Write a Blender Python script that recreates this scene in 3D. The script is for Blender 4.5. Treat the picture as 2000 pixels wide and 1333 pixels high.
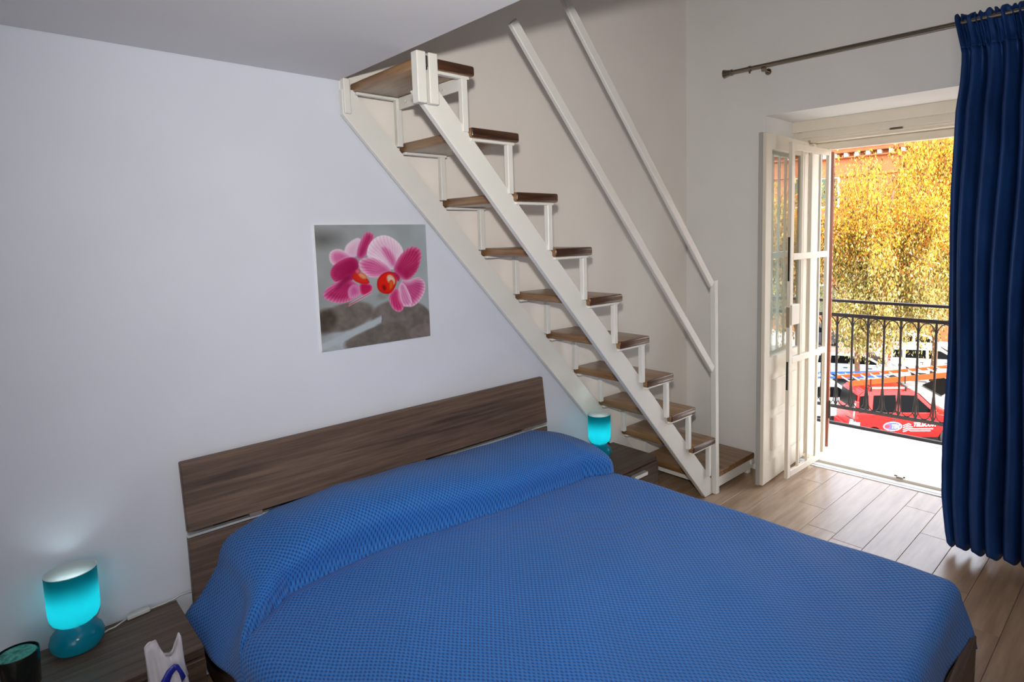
import bpy, bmesh, math, random
import numpy as np
from mathutils import Vector, Matrix
random.seed(7)
rng = np.random.default_rng(7)
S = bpy.context.scene
for o in list(bpy.data.objects):
    bpy.data.objects.remove(o)
COL = S.collection
PI = math.pi

# ------------------------------------------------------------------ camera
CAMP = Vector((-4.0077, -2.7383, 1.7736))
cR = Vector((0.70694, -0.70696, -0.02119)); cU = Vector((0.08711, 0.05730, 0.99455)); cF = Vector((0.70189, 0.70493, -0.10209))
cd = bpy.data.cameras.new('camera')
cam = bpy.data.objects.new('camera', cd)
COL.objects.link(cam)
m = Matrix((cR, cU, -cF)).transposed().to_4x4()
m.translation = CAMP
cam.matrix_world = m
cd.sensor_width = 36.0
cd.lens = 36.0 * 1185.76 / 2000.0
cd.shift_x = -116.59 / 2000.0
cd.shift_y = -87.84 / 2000.0
cd.clip_start = 0.02
cd.clip_end = 300
S.camera = cam

# ------------------------------------------------------------------ world, sun, flash, exposure
S.view_settings.view_transform = 'Standard'
S.view_settings.look = 'None'
S.view_settings.exposure = 0.0
S.view_settings.gamma = 1.0
S.view_settings.use_curve_mapping = False
W = bpy.data.worlds.new('sky')
S.world = W
W.use_nodes = True
nt = W.node_tree
nt.nodes.clear()
sky = nt.nodes.new('ShaderNodeTexSky')
sky.sky_type = 'NISHITA'
sky.sun_disc = False
sky.sun_elevation = math.radians(48)
sky.sun_rotation = math.radians(215)
sky.air_density = 1.0
sky.dust_density = 2.0
bg = nt.nodes.new('ShaderNodeBackground')
bg.inputs['Strength'].default_value = 1.5
wo = nt.nodes.new('ShaderNodeOutputWorld')
hs = nt.nodes.new('ShaderNodeHueSaturation')
hs.inputs['Saturation'].default_value = 0.4
nt.links.new(sky.outputs[0], hs.inputs['Color'])
nt.links.new(hs.outputs[0], bg.inputs['Color'])
nt.links.new(bg.outputs[0], wo.inputs['Surface'])


def light(name, kind, loc, energy, color=(1, 1, 1), direction=None, **kw):
    d = bpy.data.lights.new(name, kind)
    d.energy = energy
    d.color = color
    for k, v in kw.items():
        setattr(d, k, v)
    o = bpy.data.objects.new(name, d)
    o.location = loc
    if direction is not None:
        o.rotation_euler = Vector(direction).to_track_quat('-Z', 'Y').to_euler()
    COL.objects.link(o)
    return o


light('sun', 'SUN', (6, -8, 12), 15, (1.0, 0.95, 0.86), (-0.07, 0.62, -0.78), angle=math.radians(0.6))
FLASH = Vector((-4.0, -2.72, 1.99))
light('camera_flash', 'SPOT', FLASH, 222, (1.0, 0.965, 0.92), Vector((-1.0, -0.1, 1.9)) - FLASH, shadow_soft_size=0.035, spot_size=math.radians(122), spot_blend=1.0)
# unseen fill light added behind the camera to brighten the room
light('rear_fill', 'AREA', (-5.6, -4.5, 1.5), 23, (0.97, 0.98, 1.0), (0.25, 1.0, 0.22), shape='RECTANGLE', size=1.3, size_y=2.1)

# ------------------------------------------------------------------ materials
MATS = {}


def srgb(r, g, b):
    f = lambda c: (c / 255 / 12.92) if c / 255 <= 0.04045 else ((c / 255 + 0.055) / 1.055) ** 2.4
    return (f(r), f(g), f(b), 1)


class N:
    """tiny node helper"""
    def __init__(s, name):
        s.m = bpy.data.materials.new(name)
        s.m.use_nodes = True
        s.t = s.m.node_tree
        s.b = s.t.nodes['Principled BSDF']

    def n(s, typ, **kw):
        q = s.t.nodes.new('ShaderNode' + typ)
        for k, v in kw.items():
            if k in q.inputs:
                q.inputs[k].default_value = v
            else:
                setattr(q, k, v)
        return q

    def l(s, a, b):
        s.t.links.new(a, b)

    def ramp(s, fac, stops):
        r = s.n('ValToRGB')
        e = r.color_ramp.elements
        while len(e) < len(stops):
            e.new(0.5)
        for i, (p, c) in enumerate(stops):
            e[i].position = p
            e[i].color = c
        s.l(fac, r.inputs[0])
        return r.outputs[0]

    def coords(s, kind='Object', scale=(1, 1, 1), rot=(0, 0, 0), rand=False):
        tc = s.n('TexCoord')
        mp = s.n('Mapping')
        mp.inputs['Scale'].default_value = scale
        mp.inputs['Rotation'].default_value = rot
        s.l(tc.outputs[kind], mp.inputs['Vector'])
        if rand:
            oi = s.n('ObjectInfo')
            mu = s.n('Math', operation='MULTIPLY')
            mu.inputs[1].default_value = 37.0
            s.l(oi.outputs['Random'], mu.inputs[0])
            cb = s.n('CombineXYZ')
            s.l(mu.outputs[0], cb.inputs[0]); s.l(mu.outputs[0], cb.inputs[1])
            s.l(cb.outputs[0], mp.inputs['Location'])
        return mp.outputs[0]

    def noise(s, vec, scale=5, detail=4, rough=0.5):
        q = s.n('TexNoise')
        q.inputs['Scale'].default_value = scale
        q.inputs['Detail'].default_value = detail
        q.inputs['Roughness'].default_value = rough
        s.l(vec, q.inputs['Vector'])
        return q.outputs[0]

    def bump(s, h, strength=0.2, dist=0.01):
        q = s.n('Bump')
        q.inputs['Strength'].default_value = strength
        q.inputs['Distance'].default_value = dist
        s.l(h, q.inputs['Height'])
        s.l(q.outputs[0], s.b.inputs['Normal'])


def mk(name, col, rough=0.5, metal=0.0, noise=0.0, nscale=8, bump=0.0, bdist=0.005, bscale=60, spec=0.5, coat=0.0):
    if name in MATS:
        return MATS[name]
    q = N(name)
    q.b.inputs['Roughness'].default_value = rough
    q.b.inputs['Metallic'].default_value = metal
    q.b.inputs['Specular IOR Level'].default_value = spec
    q.b.inputs['Coat Weight'].default_value = coat
    c = srgb(*col)
    v = q.coords()
    if noise > 0:
        f = q.noise(v, nscale, 4)
        lo = tuple(x * (1 - noise) for x in c[:3]) + (1,)
        hi = tuple(min(1, x * (1 + noise)) for x in c[:3]) + (1,)
        q.l(q.ramp(f, [(0.3, lo), (0.7, hi)]), q.b.inputs['Base Color'])
    else:
        q.b.inputs['Base Color'].default_value = c
    if bump > 0:
        q.bump(q.noise(v, bscale, 3), bump, bdist)
    MATS[name] = q.m
    return q.m


def wood(name, dark, mid, lite, axis=0, rough=0.45, stretch=14, scale=3.0, rand=True, wobble=0.35, bump=0.15, coat=0.0):
    q = N(name)
    sc = [stretch] * 3
    sc[axis] = 1.0
    v = q.coords('Object', tuple(sc), rand=rand)
    n1 = q.noise(v, scale, 6, 0.62)
    v2 = q.coords('Object', tuple((5.0 if i != axis else 0.6) for i in range(3)), rand=rand)
    n2 = q.noise(v2, scale * 0.8, 2, 0.5)
    mx = q.n('Mix', data_type='FLOAT')
    mx.inputs['Factor'].default_value = wobble
    q.l(n1, mx.inputs['A']); q.l(n2, mx.inputs['B'])
    c = q.ramp(mx.outputs[0], [(0.34, srgb(*dark)), (0.5, srgb(*mid)), (0.66, srgb(*lite))])
    q.l(c, q.b.inputs['Base Color'])
    q.b.inputs['Roughness'].default_value = rough
    q.b.inputs['Coat Weight'].default_value = coat
    q.b.inputs['Coat Roughness'].default_value = 0.25
    q.bump(n1, bump, 0.002)
    MATS[name] = q.m
    return q.m


M_WALLB = mk('wall_cool', (212, 215, 225), 0.85, noise=0.02, nscale=3, bump=0.08, bdist=0.002, bscale=90)
M_WALLW = mk('wall_warm', (238, 231, 223), 0.85, noise=0.02, nscale=3, bump=0.08, bdist=0.002, bscale=90)
M_WALL2 = mk('wall_paint_door_side', (229, 226, 222), 0.85, noise=0.02, nscale=3, bump=0.08, bdist=0.002, bscale=90)
M_CEIL = mk('ceiling_paint', (224, 222, 222), 0.9, noise=0.02, nscale=2, bump=0.06, bdist=0.002, bscale=70)
M_STEEL = mk('white_painted_steel', (226, 224, 216), 0.38, noise=0.015, nscale=12)
M_DOORW = mk('cream_door_paint', (228, 218, 200), 0.42, noise=0.02, nscale=6, bump=0.04, bscale=40)
M_GRAYT = mk('grey_frame_edge', (170, 168, 162), 0.5)
M_CHROME = mk('brushed_nickel', (150, 138, 122), 0.28, 1.0)
M_ALU = mk('aluminium_strip', (222, 220, 214), 0.35, 0.6)
M_BLACK = mk('black_iron', (34, 28, 26), 0.5, 0.4, noise=0.3, nscale=30)
M_DARK = mk('dark_gap', (16, 13, 12), 0.8)
M_HEAD = wood('walnut_laminate', (60, 45, 36), (92, 73, 60), (116, 95, 80), 0, 0.5, 26, 2.2, rand=False)
M_HEADY = wood('walnut_laminate_side', (60, 45, 36), (92, 73, 60), (116, 95, 80), 1, 0.5, 26, 2.2, rand=False)
M_TREAD = wood('stair_oak', (98, 66, 38), (134, 98, 62), (158, 122, 82), 1, 0.32, 12, 3.0, coat=0.25)
M_TEND = wood('stair_oak_edge', (42, 25, 17), (70, 44, 29), (96, 64, 43), 0, 0.3, 12, 4.0, coat=0.25)
M_FLOOR = wood('floor_oak', (138, 110, 86), (166, 137, 110), (186, 158, 131), 0, 0.34, 9, 2.2, coat=0.4)
M_JOINT = mk('floor_joint', (120, 96, 76), 0.8)
M_SHUT = wood('brown_shutter_wood', (70, 32, 16), (98, 48, 24), (118, 62, 34), 2, 0.4, 12, 3)
M_CONC = mk('balcony_tile', (226, 222, 214), 0.7, noise=0.05, nscale=6)
M_ASPH = mk('asphalt', (100, 98, 96), 0.9, noise=0.15, nscale=4)
M_KERB = mk('pavement_stone', (170, 164, 154), 0.85, noise=0.1, nscale=3)
M_RED = mk('red_car_paint', (172, 10, 8), 0.35, coat=0.1, spec=0.3)
M_SILV = mk('silver_car_paint', (176, 180, 182), 0.28, 0.3, coat=0.6)
M_WHCAR = mk('white_car_paint', (232, 232, 230), 0.3, coat=0.5)
M_GRCAR = mk('grey_car_paint', (150, 146, 140), 0.3, 0.3, coat=0.5)
M_CARGL = mk('car_window_glass', (5, 6, 7), 0.35, 0.0, spec=0.04)
M_TYRE = mk('tyre_rubber', (22, 22, 23), 0.8)
M_LADO = mk('orange_ladder', (176, 50, 8), 0.5, spec=0.2)
M_LADB = mk('blue_ladder', (20, 60, 130), 0.4)
M_WHITE = mk('plain_white', (240, 240, 240), 0.5)
M_ORW = mk('orange_plaster', (170, 100, 58), 0.85, noise=0.1, nscale=2)
M_BARK = mk('tree_bark', (98, 66, 42), 0.9, noise=0.3, nscale=6, bump=0.5, bdist=0.02, bscale=12)
M_BAGW = mk('white_plastic_film', (196, 192, 198), 0.35, noise=0.06, nscale=10)
M_BAGB = mk('blue_plastic_print', (30, 40, 150), 0.35)
M_CABLE = mk('white_cable', (205, 205, 200), 0.45)


def curtain_mat():
    q = N('navy_satin')
    v = q.coords('Object', (1, 1, 0.25))
    f = q.noise(v, 9, 3)
    q.l(q.ramp(f, [(0.3, srgb(14, 42, 88)), (0.7, srgb(26, 64, 122))]), q.b.inputs['Base Color'])
    q.b.inputs['Roughness'].default_value = 0.55
    q.b.inputs['Specular IOR Level'].default_value = 0.3
    q.bump(q.noise(q.coords('Object', (60, 60, 4)), 5, 2), 0.1, 0.002)
    MATS['navy_satin'] = q.m
    return q.m


M_CURT = curtain_mat()


def coverlet_mat():
    q = N('blue_basket_weave')
    tc = q.n('UVMap')
    sp = q.n('SeparateXYZ')
    q.l(tc.outputs[0], sp.inputs[0])
    P = 0.0150

    def wave(out, per, ph=0.0):
        a = q.n('Math', operation='MULTIPLY_ADD')
        a.inputs[1].default_value = 2 * PI / per
        a.inputs[2].default_value = ph
        q.l(out, a.inputs[0])
        b = q.n('Math', operation='SINE')
        q.l(a.outputs[0], b.inputs[0])
        return b.outputs[0]

    def mul(a, b):
        c = q.n('Math', operation='MULTIPLY')
        q.l(a, c.inputs[0]); q.l(b, c.inputs[1])
        return c.outputs[0]
    sx, sy = wave(sp.outputs[0], P * 1.15), wave(sp.outputs[1], P * 1.5)
    prod = mul(sx, sy)                                    # staggered raised checks
    rib = wave(sp.outputs[0], P * 0.575, PI / 2)
    ad = q.n('Math', operation='MULTIPLY_ADD')
    ad.inputs[1].default_value = 0.25
    q.l(rib, ad.inputs[0]); q.l(prod, ad.inputs[2])
    nz = q.noise(q.coords('Object', (1, 1, 1)), 2.2, 3)
    h = ad.outputs[0]
    rm = q.n('MapRange')
    rm.inputs['From Min'].default_value = -1.1
    rm.inputs['From Max'].default_value = 1.1
    q.l(h, rm.inputs[0])
    c = q.ramp(rm.outputs[0], [(0.10, srgb(10, 62, 136)), (0.36, srgb(28, 106, 186)), (0.75, srgb(36, 116, 200)), (0.95, srgb(66, 146, 220))])  # recess shade and raised-thread sheen put into the weave colour by height
    mix = q.n('Mix', data_type='RGBA', blend_type='MULTIPLY')
    mix.inputs['Factor'].default_value = 1.0
    q.l(c, mix.inputs['A'])
    q.l(q.ramp(nz, [(0.3, (0.9, 0.9, 0.9, 1)), (0.7, (1, 1, 1, 1))]), mix.inputs['B'])
    q.l(mix.outputs['Result'], q.b.inputs['Base Color'])
    q.b.inputs['Roughness'].default_value = 0.75
    q.b.inputs['Sheen Weight'].default_value = 0.12
    q.bump(rm.outputs[0], 0.7, 0.004)
    return q.m


M_COV = coverlet_mat()


def glass_mat(name, col=(0.92, 0.97, 0.95), rough=0.0):
    q = N(name)
    g = q.n('BsdfGlossy'); g.inputs['Roughness'].default_value = rough
    t = q.n('BsdfTransparent'); t.inputs['Color'].default_value = col + (1,)
    fr = q.n('LayerWeight'); fr.inputs['Blend'].default_value = 0.5
    pw = q.n('Math', operation='POWER'); pw.inputs[1].default_value = 1.7
    q.l(fr.outputs['Facing'], pw.inputs[0])
    mu = q.n('Math', operation='MULTIPLY_ADD'); mu.inputs[1].default_value = 0.85; mu.inputs[2].default_value = 0.04
    mu.use_clamp = True
    q.l(pw.outputs[0], mu.inputs[0])
    mx = q.n('MixShader')
    q.l(mu.outputs[0], mx.inputs[0]); q.l(t.outputs[0], mx.inputs[1]); q.l(g.outputs[0], mx.inputs[2])
    q.l(mx.outputs[0], q.t.nodes['Material Output'].inputs['Surface'])
    return q.m


M_GLASS = glass_mat('clear_pane')


def lamp_glass(name, emit):
    q = N(name)
    tr = q.n('BsdfTranslucent'); tr.inputs['Color'].default_value = (0.01, 0.48, 0.56, 1)
    q.b.inputs['Base Color'].default_value = (0.0, 0.22, 0.34, 1)
    q.b.inputs['Roughness'].default_value = 0.18
    mx = q.n('MixShader'); mx.inputs[0].default_value = 0.88 if emit else 0.3
    q.l(q.b.outputs[0], mx.inputs[1]); q.l(tr.outputs[0], mx.inputs[2])
    q.l(mx.outputs[0], q.t.nodes['Material Output'].inputs['Surface'])
    return q.m


M_SHADE = lamp_glass('turquoise_glass_shade', True)
M_LBASE = lamp_glass('turquoise_glass_base', False)


def inner_white():
    q = N('white_glass_lining')
    tr = q.n('BsdfTranslucent'); tr.inputs['Color'].default_value = (0.8, 0.85, 0.85, 1)
    q.b.inputs['Base Color'].default_value = (0.93, 0.96, 0.95, 1)
    q.b.inputs['Roughness'].default_value = 0.4
    mx = q.n('MixShader'); mx.inputs[0].default_value = 0.42
    q.l(q.b.outputs[0], mx.inputs[1]); q.l(tr.outputs[0], mx.inputs[2])
    q.l(mx.outputs[0], q.t.nodes['Material Output'].inputs['Surface'])
    return q.m


M_LINING = inner_white()


def attr_mat(name, attr, rough=0.5, transl=0.0, spec=0.3):
    q = N(name)
    a = q.n('Attribute'); a.attribute_name = attr
    q.l(a.outputs['Color'], q.b.inputs['Base Color'])
    q.b.inputs['Roughness'].default_value = rough
    q.b.inputs['Specular IOR Level'].default_value = spec
    if transl:
        tr = q.n('BsdfTranslucent')
        q.l(a.outputs['Color'], tr.inputs['Color'])
        mx = q.n('MixShader'); mx.inputs[0].default_value = transl
        q.l(q.b.outputs[0], mx.inputs[1]); q.l(tr.outputs[0], mx.inputs[2])
        q.l(mx.outputs[0], q.t.nodes['Material Output'].inputs['Surface'])
    return q.m


M_PRINT = attr_mat('printed_canvas', 'paint', 0.45)
M_LEAF = attr_mat('autumn_leaves', 'paint', 0.6, 0.42)


def emit_glow(name, col, st):
    q = N(name)
    q.b.inputs['Emission Color'].default_value = col + (1,)
    q.b.inputs['Emission Strength'].default_value = st
    return q.m


M_BULB = emit_glow('lit_bulb', (0.9, 1.0, 1.0), 6)


def candle_mat():
    q = N('teal_candle_wax')
    f = q.noise(q.coords('Object', (1, 1, 1)), 45, 5, 0.7)
    q.l(q.ramp(f, [(0.35, srgb(20, 100, 92)), (0.55, srgb(80, 176, 160)), (0.75, srgb(150, 210, 196))]), q.b.inputs['Base Color'])
    q.b.inputs['Roughness'].default_value = 0.5
    q.bump(f, 0.8, 0.006)
    return q.m


M_CANDLE = candle_mat()

# ------------------------------------------------------------------ mesh helpers
BASE = {}


def V(*a):
    return Vector(a)


class MB:
    def __init__(s):
        s.bm = bmesh.new()

    def box(s, x0, x1, y0, y1, z0, z1, bev=0.0):
        return s.hexa([(x0, y0, z0), (x1, y0, z0), (x1, y1, z0), (x0, y1, z0), (x0, y0, z1), (x1, y0, z1), (x1, y1, z1), (x0, y1, z1)], bev)

    def hexa(s, P, bev=0.0, seg=1):
        vs = [s.bm.verts.new(p) for p in P]
        fs = [s.bm.faces.new([vs[i] for i in f]) for f in ((0, 3, 2, 1), (4, 5, 6, 7), (0, 1, 5, 4), (1, 2, 6, 5), (2, 3, 7, 6), (3, 0, 4, 7))]
        if bev:
            ed = list({e for f in fs for e in f.edges})
            bmesh.ops.bevel(s.bm, geom=ed, offset=bev, segments=seg, affect='EDGES', profile=0.5)
        return s

    def bar(s, a, b, w, h, up=(0, 0, 1), bev=0.0):
        a, b = Vector(a), Vector(b)
        d = (b - a).normalized()
        up = Vector(up)
        if abs(d.dot(up)) > 0.99:
            up = Vector((1, 0, 0))
        sx = d.cross(up).normalized() * (w / 2)
        sy = sx.cross(d).normalized() * (h / 2)
        P = [a - sx - sy, a + sx - sy, a + sx + sy, a - sx + sy, b - sx - sy, b + sx - sy, b + sx + sy, b - sx + sy]
        return s.hexa(P, bev)

    def tube(s, pts, r, n=8, cap=True, closed=False):
        pts = [Vector(p) for p in pts]
        rs = r if isinstance(r, (list, tuple)) else [r] * len(pts)
        rings = []
        prev = None
        L = len(pts)
        for i, p in enumerate(pts):
            if closed:
                d = (pts[(i + 1) % L] - pts[i - 1]).normalized()
            else:
                d = (pts[min(i + 1, L - 1)] - pts[max(i - 1, 0)]).normalized()
            if prev is None:
                a = d.cross(Vector((0, 0, 1)))
                if a.length < 0.05:
                    a = d.cross(Vector((1, 0, 0)))
            else:
                a = prev - d * prev.dot(d)
            a.normalize()
            prev = a
            b = d.cross(a)
            rings.append([s.bm.verts.new(p + (a * math.cos(2 * PI * k / n) + b * math.sin(2 * PI * k / n)) * rs[i]) for k in range(n)])
        for i in range(L if closed else L - 1):
            A, B = rings[i], rings[(i + 1) % L]
            for k in range(n):
                s.bm.faces.new([A[k], A[(k + 1) % n], B[(k + 1) % n], B[k]])
        if cap and not closed:
            s.bm.faces.new(rings[0][::-1])
            s.bm.faces.new(rings[-1])
        return s

    def lathe(s, prof, c=(0, 0, 0), n=32, axis='z'):
        c = Vector(c)
        rings = []
        for r, z in prof:
            if r < 1e-5:
                p = [Vector((0, 0, z))]
            else:
                p = [Vector((r * math.cos(2 * PI * k / n), r * math.sin(2 * PI * k / n), z)) for k in range(n)]
            if axis == 'y':
                p = [Vector((q.x, q.z, q.y)) for q in p]
            if axis == 'x':
                p = [Vector((q.z, q.x, q.y)) for q in p]
            rings.append([s.bm.verts.new(c + q) for q in p])
        for A, B in zip(rings, rings[1:]):
            for k in range(n):
                if len(A) == 1 and len(B) > 1:
                    s.bm.faces.new([A[0], B[k], B[(k + 1) % n]])
                elif len(B) == 1 and len(A) > 1:
                    s.bm.faces.new([A[k], A[(k + 1) % n], B[0]])
                elif len(A) > 1:
                    s.bm.faces.new([A[k], A[(k + 1) % n], B[(k + 1) % n], B[k]])
        return s

    def prism(s, poly, d, bev=0.0, seg=1):
        """poly: list of 3d points (planar); extruded by vector d"""
        d = Vector(d)
        A = [s.bm.verts.new(Vector(p)) for p in poly]
        B = [s.bm.verts.new(Vector(p) + d) for p in poly]
        n = len(poly)
        fs = [s.bm.faces.new(A[::-1]), s.bm.faces.new(B)]
        for k in range(n):
            fs.append(s.bm.faces.new([A[k], A[(k + 1) % n], B[(k + 1) % n], B[k]]))
        if bev:
            ed = list({e for f in fs for e in f.edges})
            bmesh.ops.bevel(s.bm, geom=ed, offset=bev, segments=seg, affect='EDGES', profile=0.5)
        return s

    def grid(s, rows, closed=False):
        R = [[s.bm.verts.new(p) for p in row] for row in rows]
        for A, B in zip(R, R[1:]):
            n = len(A)
            for k in range(n if closed else n - 1):
                s.bm.faces.new([A[k], A[(k + 1) % n], B[(k + 1) % n], B[k]])
        return s


def link(name, me, parent=None, loc=None):
    o = bpy.data.objects.new(name, me)
    COL.objects.link(o)
    if parent is not None:
        o.parent = parent
        BASE[o.name] = BASE[parent.name]
    else:
        o.location = loc or (0, 0, 0)
        BASE[o.name] = Vector(loc or (0, 0, 0))
    return o


def obj(name, mb, mat, parent=None, smooth=False, loc=None, recalc=True):
    """one mesh object; mb in world coordinates, origin at the thing's base"""
    base = BASE[parent.name] if parent is not None else Vector(loc or (0, 0, 0))
    bmesh.ops.translate(mb.bm, verts=mb.bm.verts, vec=-base)
    if recalc:
        bmesh.ops.recalc_face_normals(mb.bm, faces=mb.bm.faces)
    me = bpy.data.meshes.new(name)
    mb.bm.to_mesh(me)
    mb.bm.free()
    if smooth:
        for p in me.polygons:
            p.use_smooth = True
        if smooth is not True:
            try:
                me.set_sharp_from_angle(angle=math.radians(smooth))
            except Exception:
                pass
    for mm in (mat if isinstance(mat, (list, tuple)) else [mat]):
        me.materials.append(mm)
    return link(name, me, parent, loc)


def tag(o, label=None, cat=None, group=None, kind=None):
    if label: o['label'] = label
    if cat: o['category'] = cat
    if group: o['group'] = group
    if kind: o['kind'] = kind
    return o


def thing(name, label, cat, loc, group=None):
    o = bpy.data.objects.new(name, None)
    o.empty_display_size = 0.1
    o.location = loc
    COL.objects.link(o)
    BASE[o.name] = Vector(loc)
    return tag(o, label, cat, group)


def struct(name, mb, mat, parent=None, smooth=False, label=None):
    o = obj(name, mb, mat, parent, smooth)
    if parent is None:
        o['kind'] = 'structure'
    if label: o['label'] = label
    return o


def clone(o, parent=None, off=(0, 0, 0)):
    c = o.copy()
    COL.objects.link(c)
    c.parent = parent if parent is not None else o.parent
    c.location = o.location + Vector(off)
    BASE[c.name] = BASE[o.name]
    for ch in o.children:
        clone(ch, c)
    return c


# ------------------------------------------------------------------ room shell
SK = 0.0358                     # the door wall is turned by two degrees
YN, YF = -0.629, -0.028         # stair width


def wx(y, off=0.0):             # x of the door wall plane at y, moved outwards by off
    return -SK * y + off


XMIN, YMIN, ZTOP = -6.6, -5.0, 3.9
XS, H1 = -2.738, 2.485
# left wall: cooler colour below the stringer and under the loft, warmer colour above the stair
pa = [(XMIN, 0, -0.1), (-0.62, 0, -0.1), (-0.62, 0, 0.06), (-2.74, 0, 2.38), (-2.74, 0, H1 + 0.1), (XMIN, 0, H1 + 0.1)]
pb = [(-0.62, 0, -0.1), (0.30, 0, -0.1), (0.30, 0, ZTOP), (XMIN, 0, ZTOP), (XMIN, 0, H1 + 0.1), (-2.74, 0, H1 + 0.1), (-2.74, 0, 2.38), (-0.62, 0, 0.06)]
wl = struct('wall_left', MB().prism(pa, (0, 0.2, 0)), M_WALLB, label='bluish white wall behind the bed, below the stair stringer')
tag(obj('upper_wall_field', MB().prism(pb, (0, 0.2, 0)), M_WALLW, wl), 'warm white wall above the stair')
OY0, OY1, OZ = -0.64, -2.02, 2.562    # door opening
DEP = 0.62
mb = MB()


def wbox(mb, y0, y1, z0, z1, d0=0.0, d1=DEP):
    mb.hexa([(wx(y1, d0), y1, z0), (wx(y1, d1), y1, z0), (wx(y0, d1), y0, z0), (wx(y0, d0), y0, z0),
             (wx(y1, d0), y1, z1), (wx(y1, d1), y1, z1), (wx(y0, d1), y0, z1), (wx(y0, d0), y0, z1)])
    return mb


wbox(mb, 0.0, OY0, -0.1, ZTOP)
wbox(mb, OY1, YMIN, -0.1, ZTOP)
wbox(mb, OY0, OY1, OZ, ZTOP)
struct('wall_right', mb, M_WALL2, label='grey white wall with the balcony door opening')
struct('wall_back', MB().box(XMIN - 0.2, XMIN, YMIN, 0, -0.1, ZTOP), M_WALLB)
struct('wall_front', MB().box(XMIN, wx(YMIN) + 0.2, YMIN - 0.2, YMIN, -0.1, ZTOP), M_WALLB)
struct('ceiling', MB().box(XMIN, 0.55, YMIN, 0.2, ZTOP, ZTOP + 0.15), M_CEIL)
struct('ceiling_loft', MB().box(XMIN, XS, YMIN, -0.001, H1, H1 + 0.2, 0.004), M_CEIL, label='underside of the loft slab over the bed')

fl = struct('floor', MB().box(XMIN, 0.40, YMIN, 0, -0.1, -0.004), M_JOINT, label='oak look plank floor')
PW, PL = 0.174, 1.22
pm = {}


def plank_mesh(L):
    k = round(L, 3)
    if k not in pm:
        q = MB().box(0, L - 0.002, -PW + 0.002, 0, -0.009, 0.0)
        bv = [e for e in q.bm.edges if all(v.co.z > -0.001 for v in e.verts)]
        bmesh.ops.bevel(q.bm, geom=bv, offset=0.0012, segments=1, affect='EDGES')
        me = bpy.data.meshes.new('plank')
        q.bm.to_mesh(me); q.bm.free()
        me.materials.append(M_FLOOR)
        pm[k] = me
    return pm[k]


ends = {-2: 0.09, -1: -0.285, 1: -0.62, 2: 0.105, 3: -0.215, 4: -0.72, 5: -0.99}
for r in range(-8, 17):
    y = -1.239 - PW * (r - 0)          # top edge of row r is y, row spans y .. y-PW
    if y > 0.01 or y - PW < YMIN + 0.3:
        continue
    e = ends.get(r, {0: -0.55}.get(r, -((r * 0.4371) % 1.22)))
    e = ends.get(r - 0, e)
    xs = 0.385
    cuts = [xs]
    x = e
    while x > xs - 0.05:
        x -= PL
    while x > -5.2:
        cuts.append(x)
        x -= PL
    cuts.append(-5.2 - 0.4)
    for x1, x0 in zip(cuts, cuts[1:]):
        if x1 - x0 < 0.08 or (x1 < -3.9):
            continue
        o = bpy.data.objects.new('plank', plank_mesh(x1 - x0))
        o.location = (x0, y, 0)
        COL.objects.link(o)
        o.parent = fl

# skirting of the door wall behind the stair
# ------------------------------------------------------------------ door surround
def wpt(y, z, off):
    return (wx(y, off), y, z)


fr = struct('trim_1', wbox(MB(), OY0, OY1, 2.485, OZ, 0.42, 0.60), M_DOORW, label='cream fixed frame of the balcony door')
obj('head_frame', wbox(wbox(wbox(MB(), -0.70, OY1, 2.44, 2.487, 0.44, 0.60), -0.72, OY1, 2.425, 2.44, 0.455, 0.6), -0.75, OY1, 2.408, 2.425, 0.475, 0.6), M_DOORW, fr)
obj('outer_head', wbox(wbox(MB(), -0.74, OY1, 2.352, 2.40, 0.555, 0.61), -0.74, OY1, 2.400, 2.409, 0.57, 0.6), M_DOORW, fr)
obj('jamb', wbox(wbox(MB(), OY0, -0.735, 0.0, 2.49, 0.46, 0.60), -0.735, -0.765, 0.0, 2.40, 0.50, 0.61), M_DOORW, fr)
tag(obj('roller_catch', MB().bar(wpt(-1.30, 2.432, 0.45), wpt(-1.38, 2.432, 0.45), 0.02, 0.012, bev=0.002), M_CHROME, fr), 'metal latch plate in the door head')
th = struct('trim_2', wbox(MB(), OY0, OY1, -0.1, 0.004, 0.335, 0.42), M_WHITE, label='white stone threshold strip')
obj('metal_seam', wbox(MB(), OY0, OY1, 0.003, 0.006, 0.362, 0.368), M_GRAYT, th)
obj('sill_bar', wbox(MB(), OY0, OY1, 0.0, 0.022, 0.43, 0.50), M_DOORW, th)
obj('bolt_keeper', MB().box(0.47, 0.51, -1.46, -1.42, 0.02, 0.035, 0.003).tube([(0.50, -1.47, 0.03), (0.50, -1.40, 0.03)], 0.005, 6), M_CHROME, th)


class Panel:
    """vertical leaf: hinge point -> free point in plan; local (s along, t across the thickness, z)"""
    def __init__(s, hinge, free, thick):
        s.h = Vector(hinge); s.f = Vector(free)
        s.L = (s.f - s.h).length
        s.d = (s.f - s.h).normalized()
        s.n = Vector((-s.d.y, s.d.x))
        s.t = thick

    def p(s, a, t, z):
        q = s.h + s.d * a + s.n * t
        return (q.x, q.y, z)

    def box(s, mb, a0, a1, z0, z1, t0=None, t1=None, bev=0.0):
        t0 = -s.t / 2 if t0 is None else t0
        t1 = s.t / 2 if t1 is None else t1
        mb.hexa([s.p(a0, t0, z0), s.p(a1, t0, z0), s.p(a1, t1, z0), s.p(a0, t1, z0), s.p(a0, t0, z1), s.p(a1, t0, z1), s.p(a1, t1, z1), s.p(a0, t1, z1)], bev)
        return mb


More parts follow.
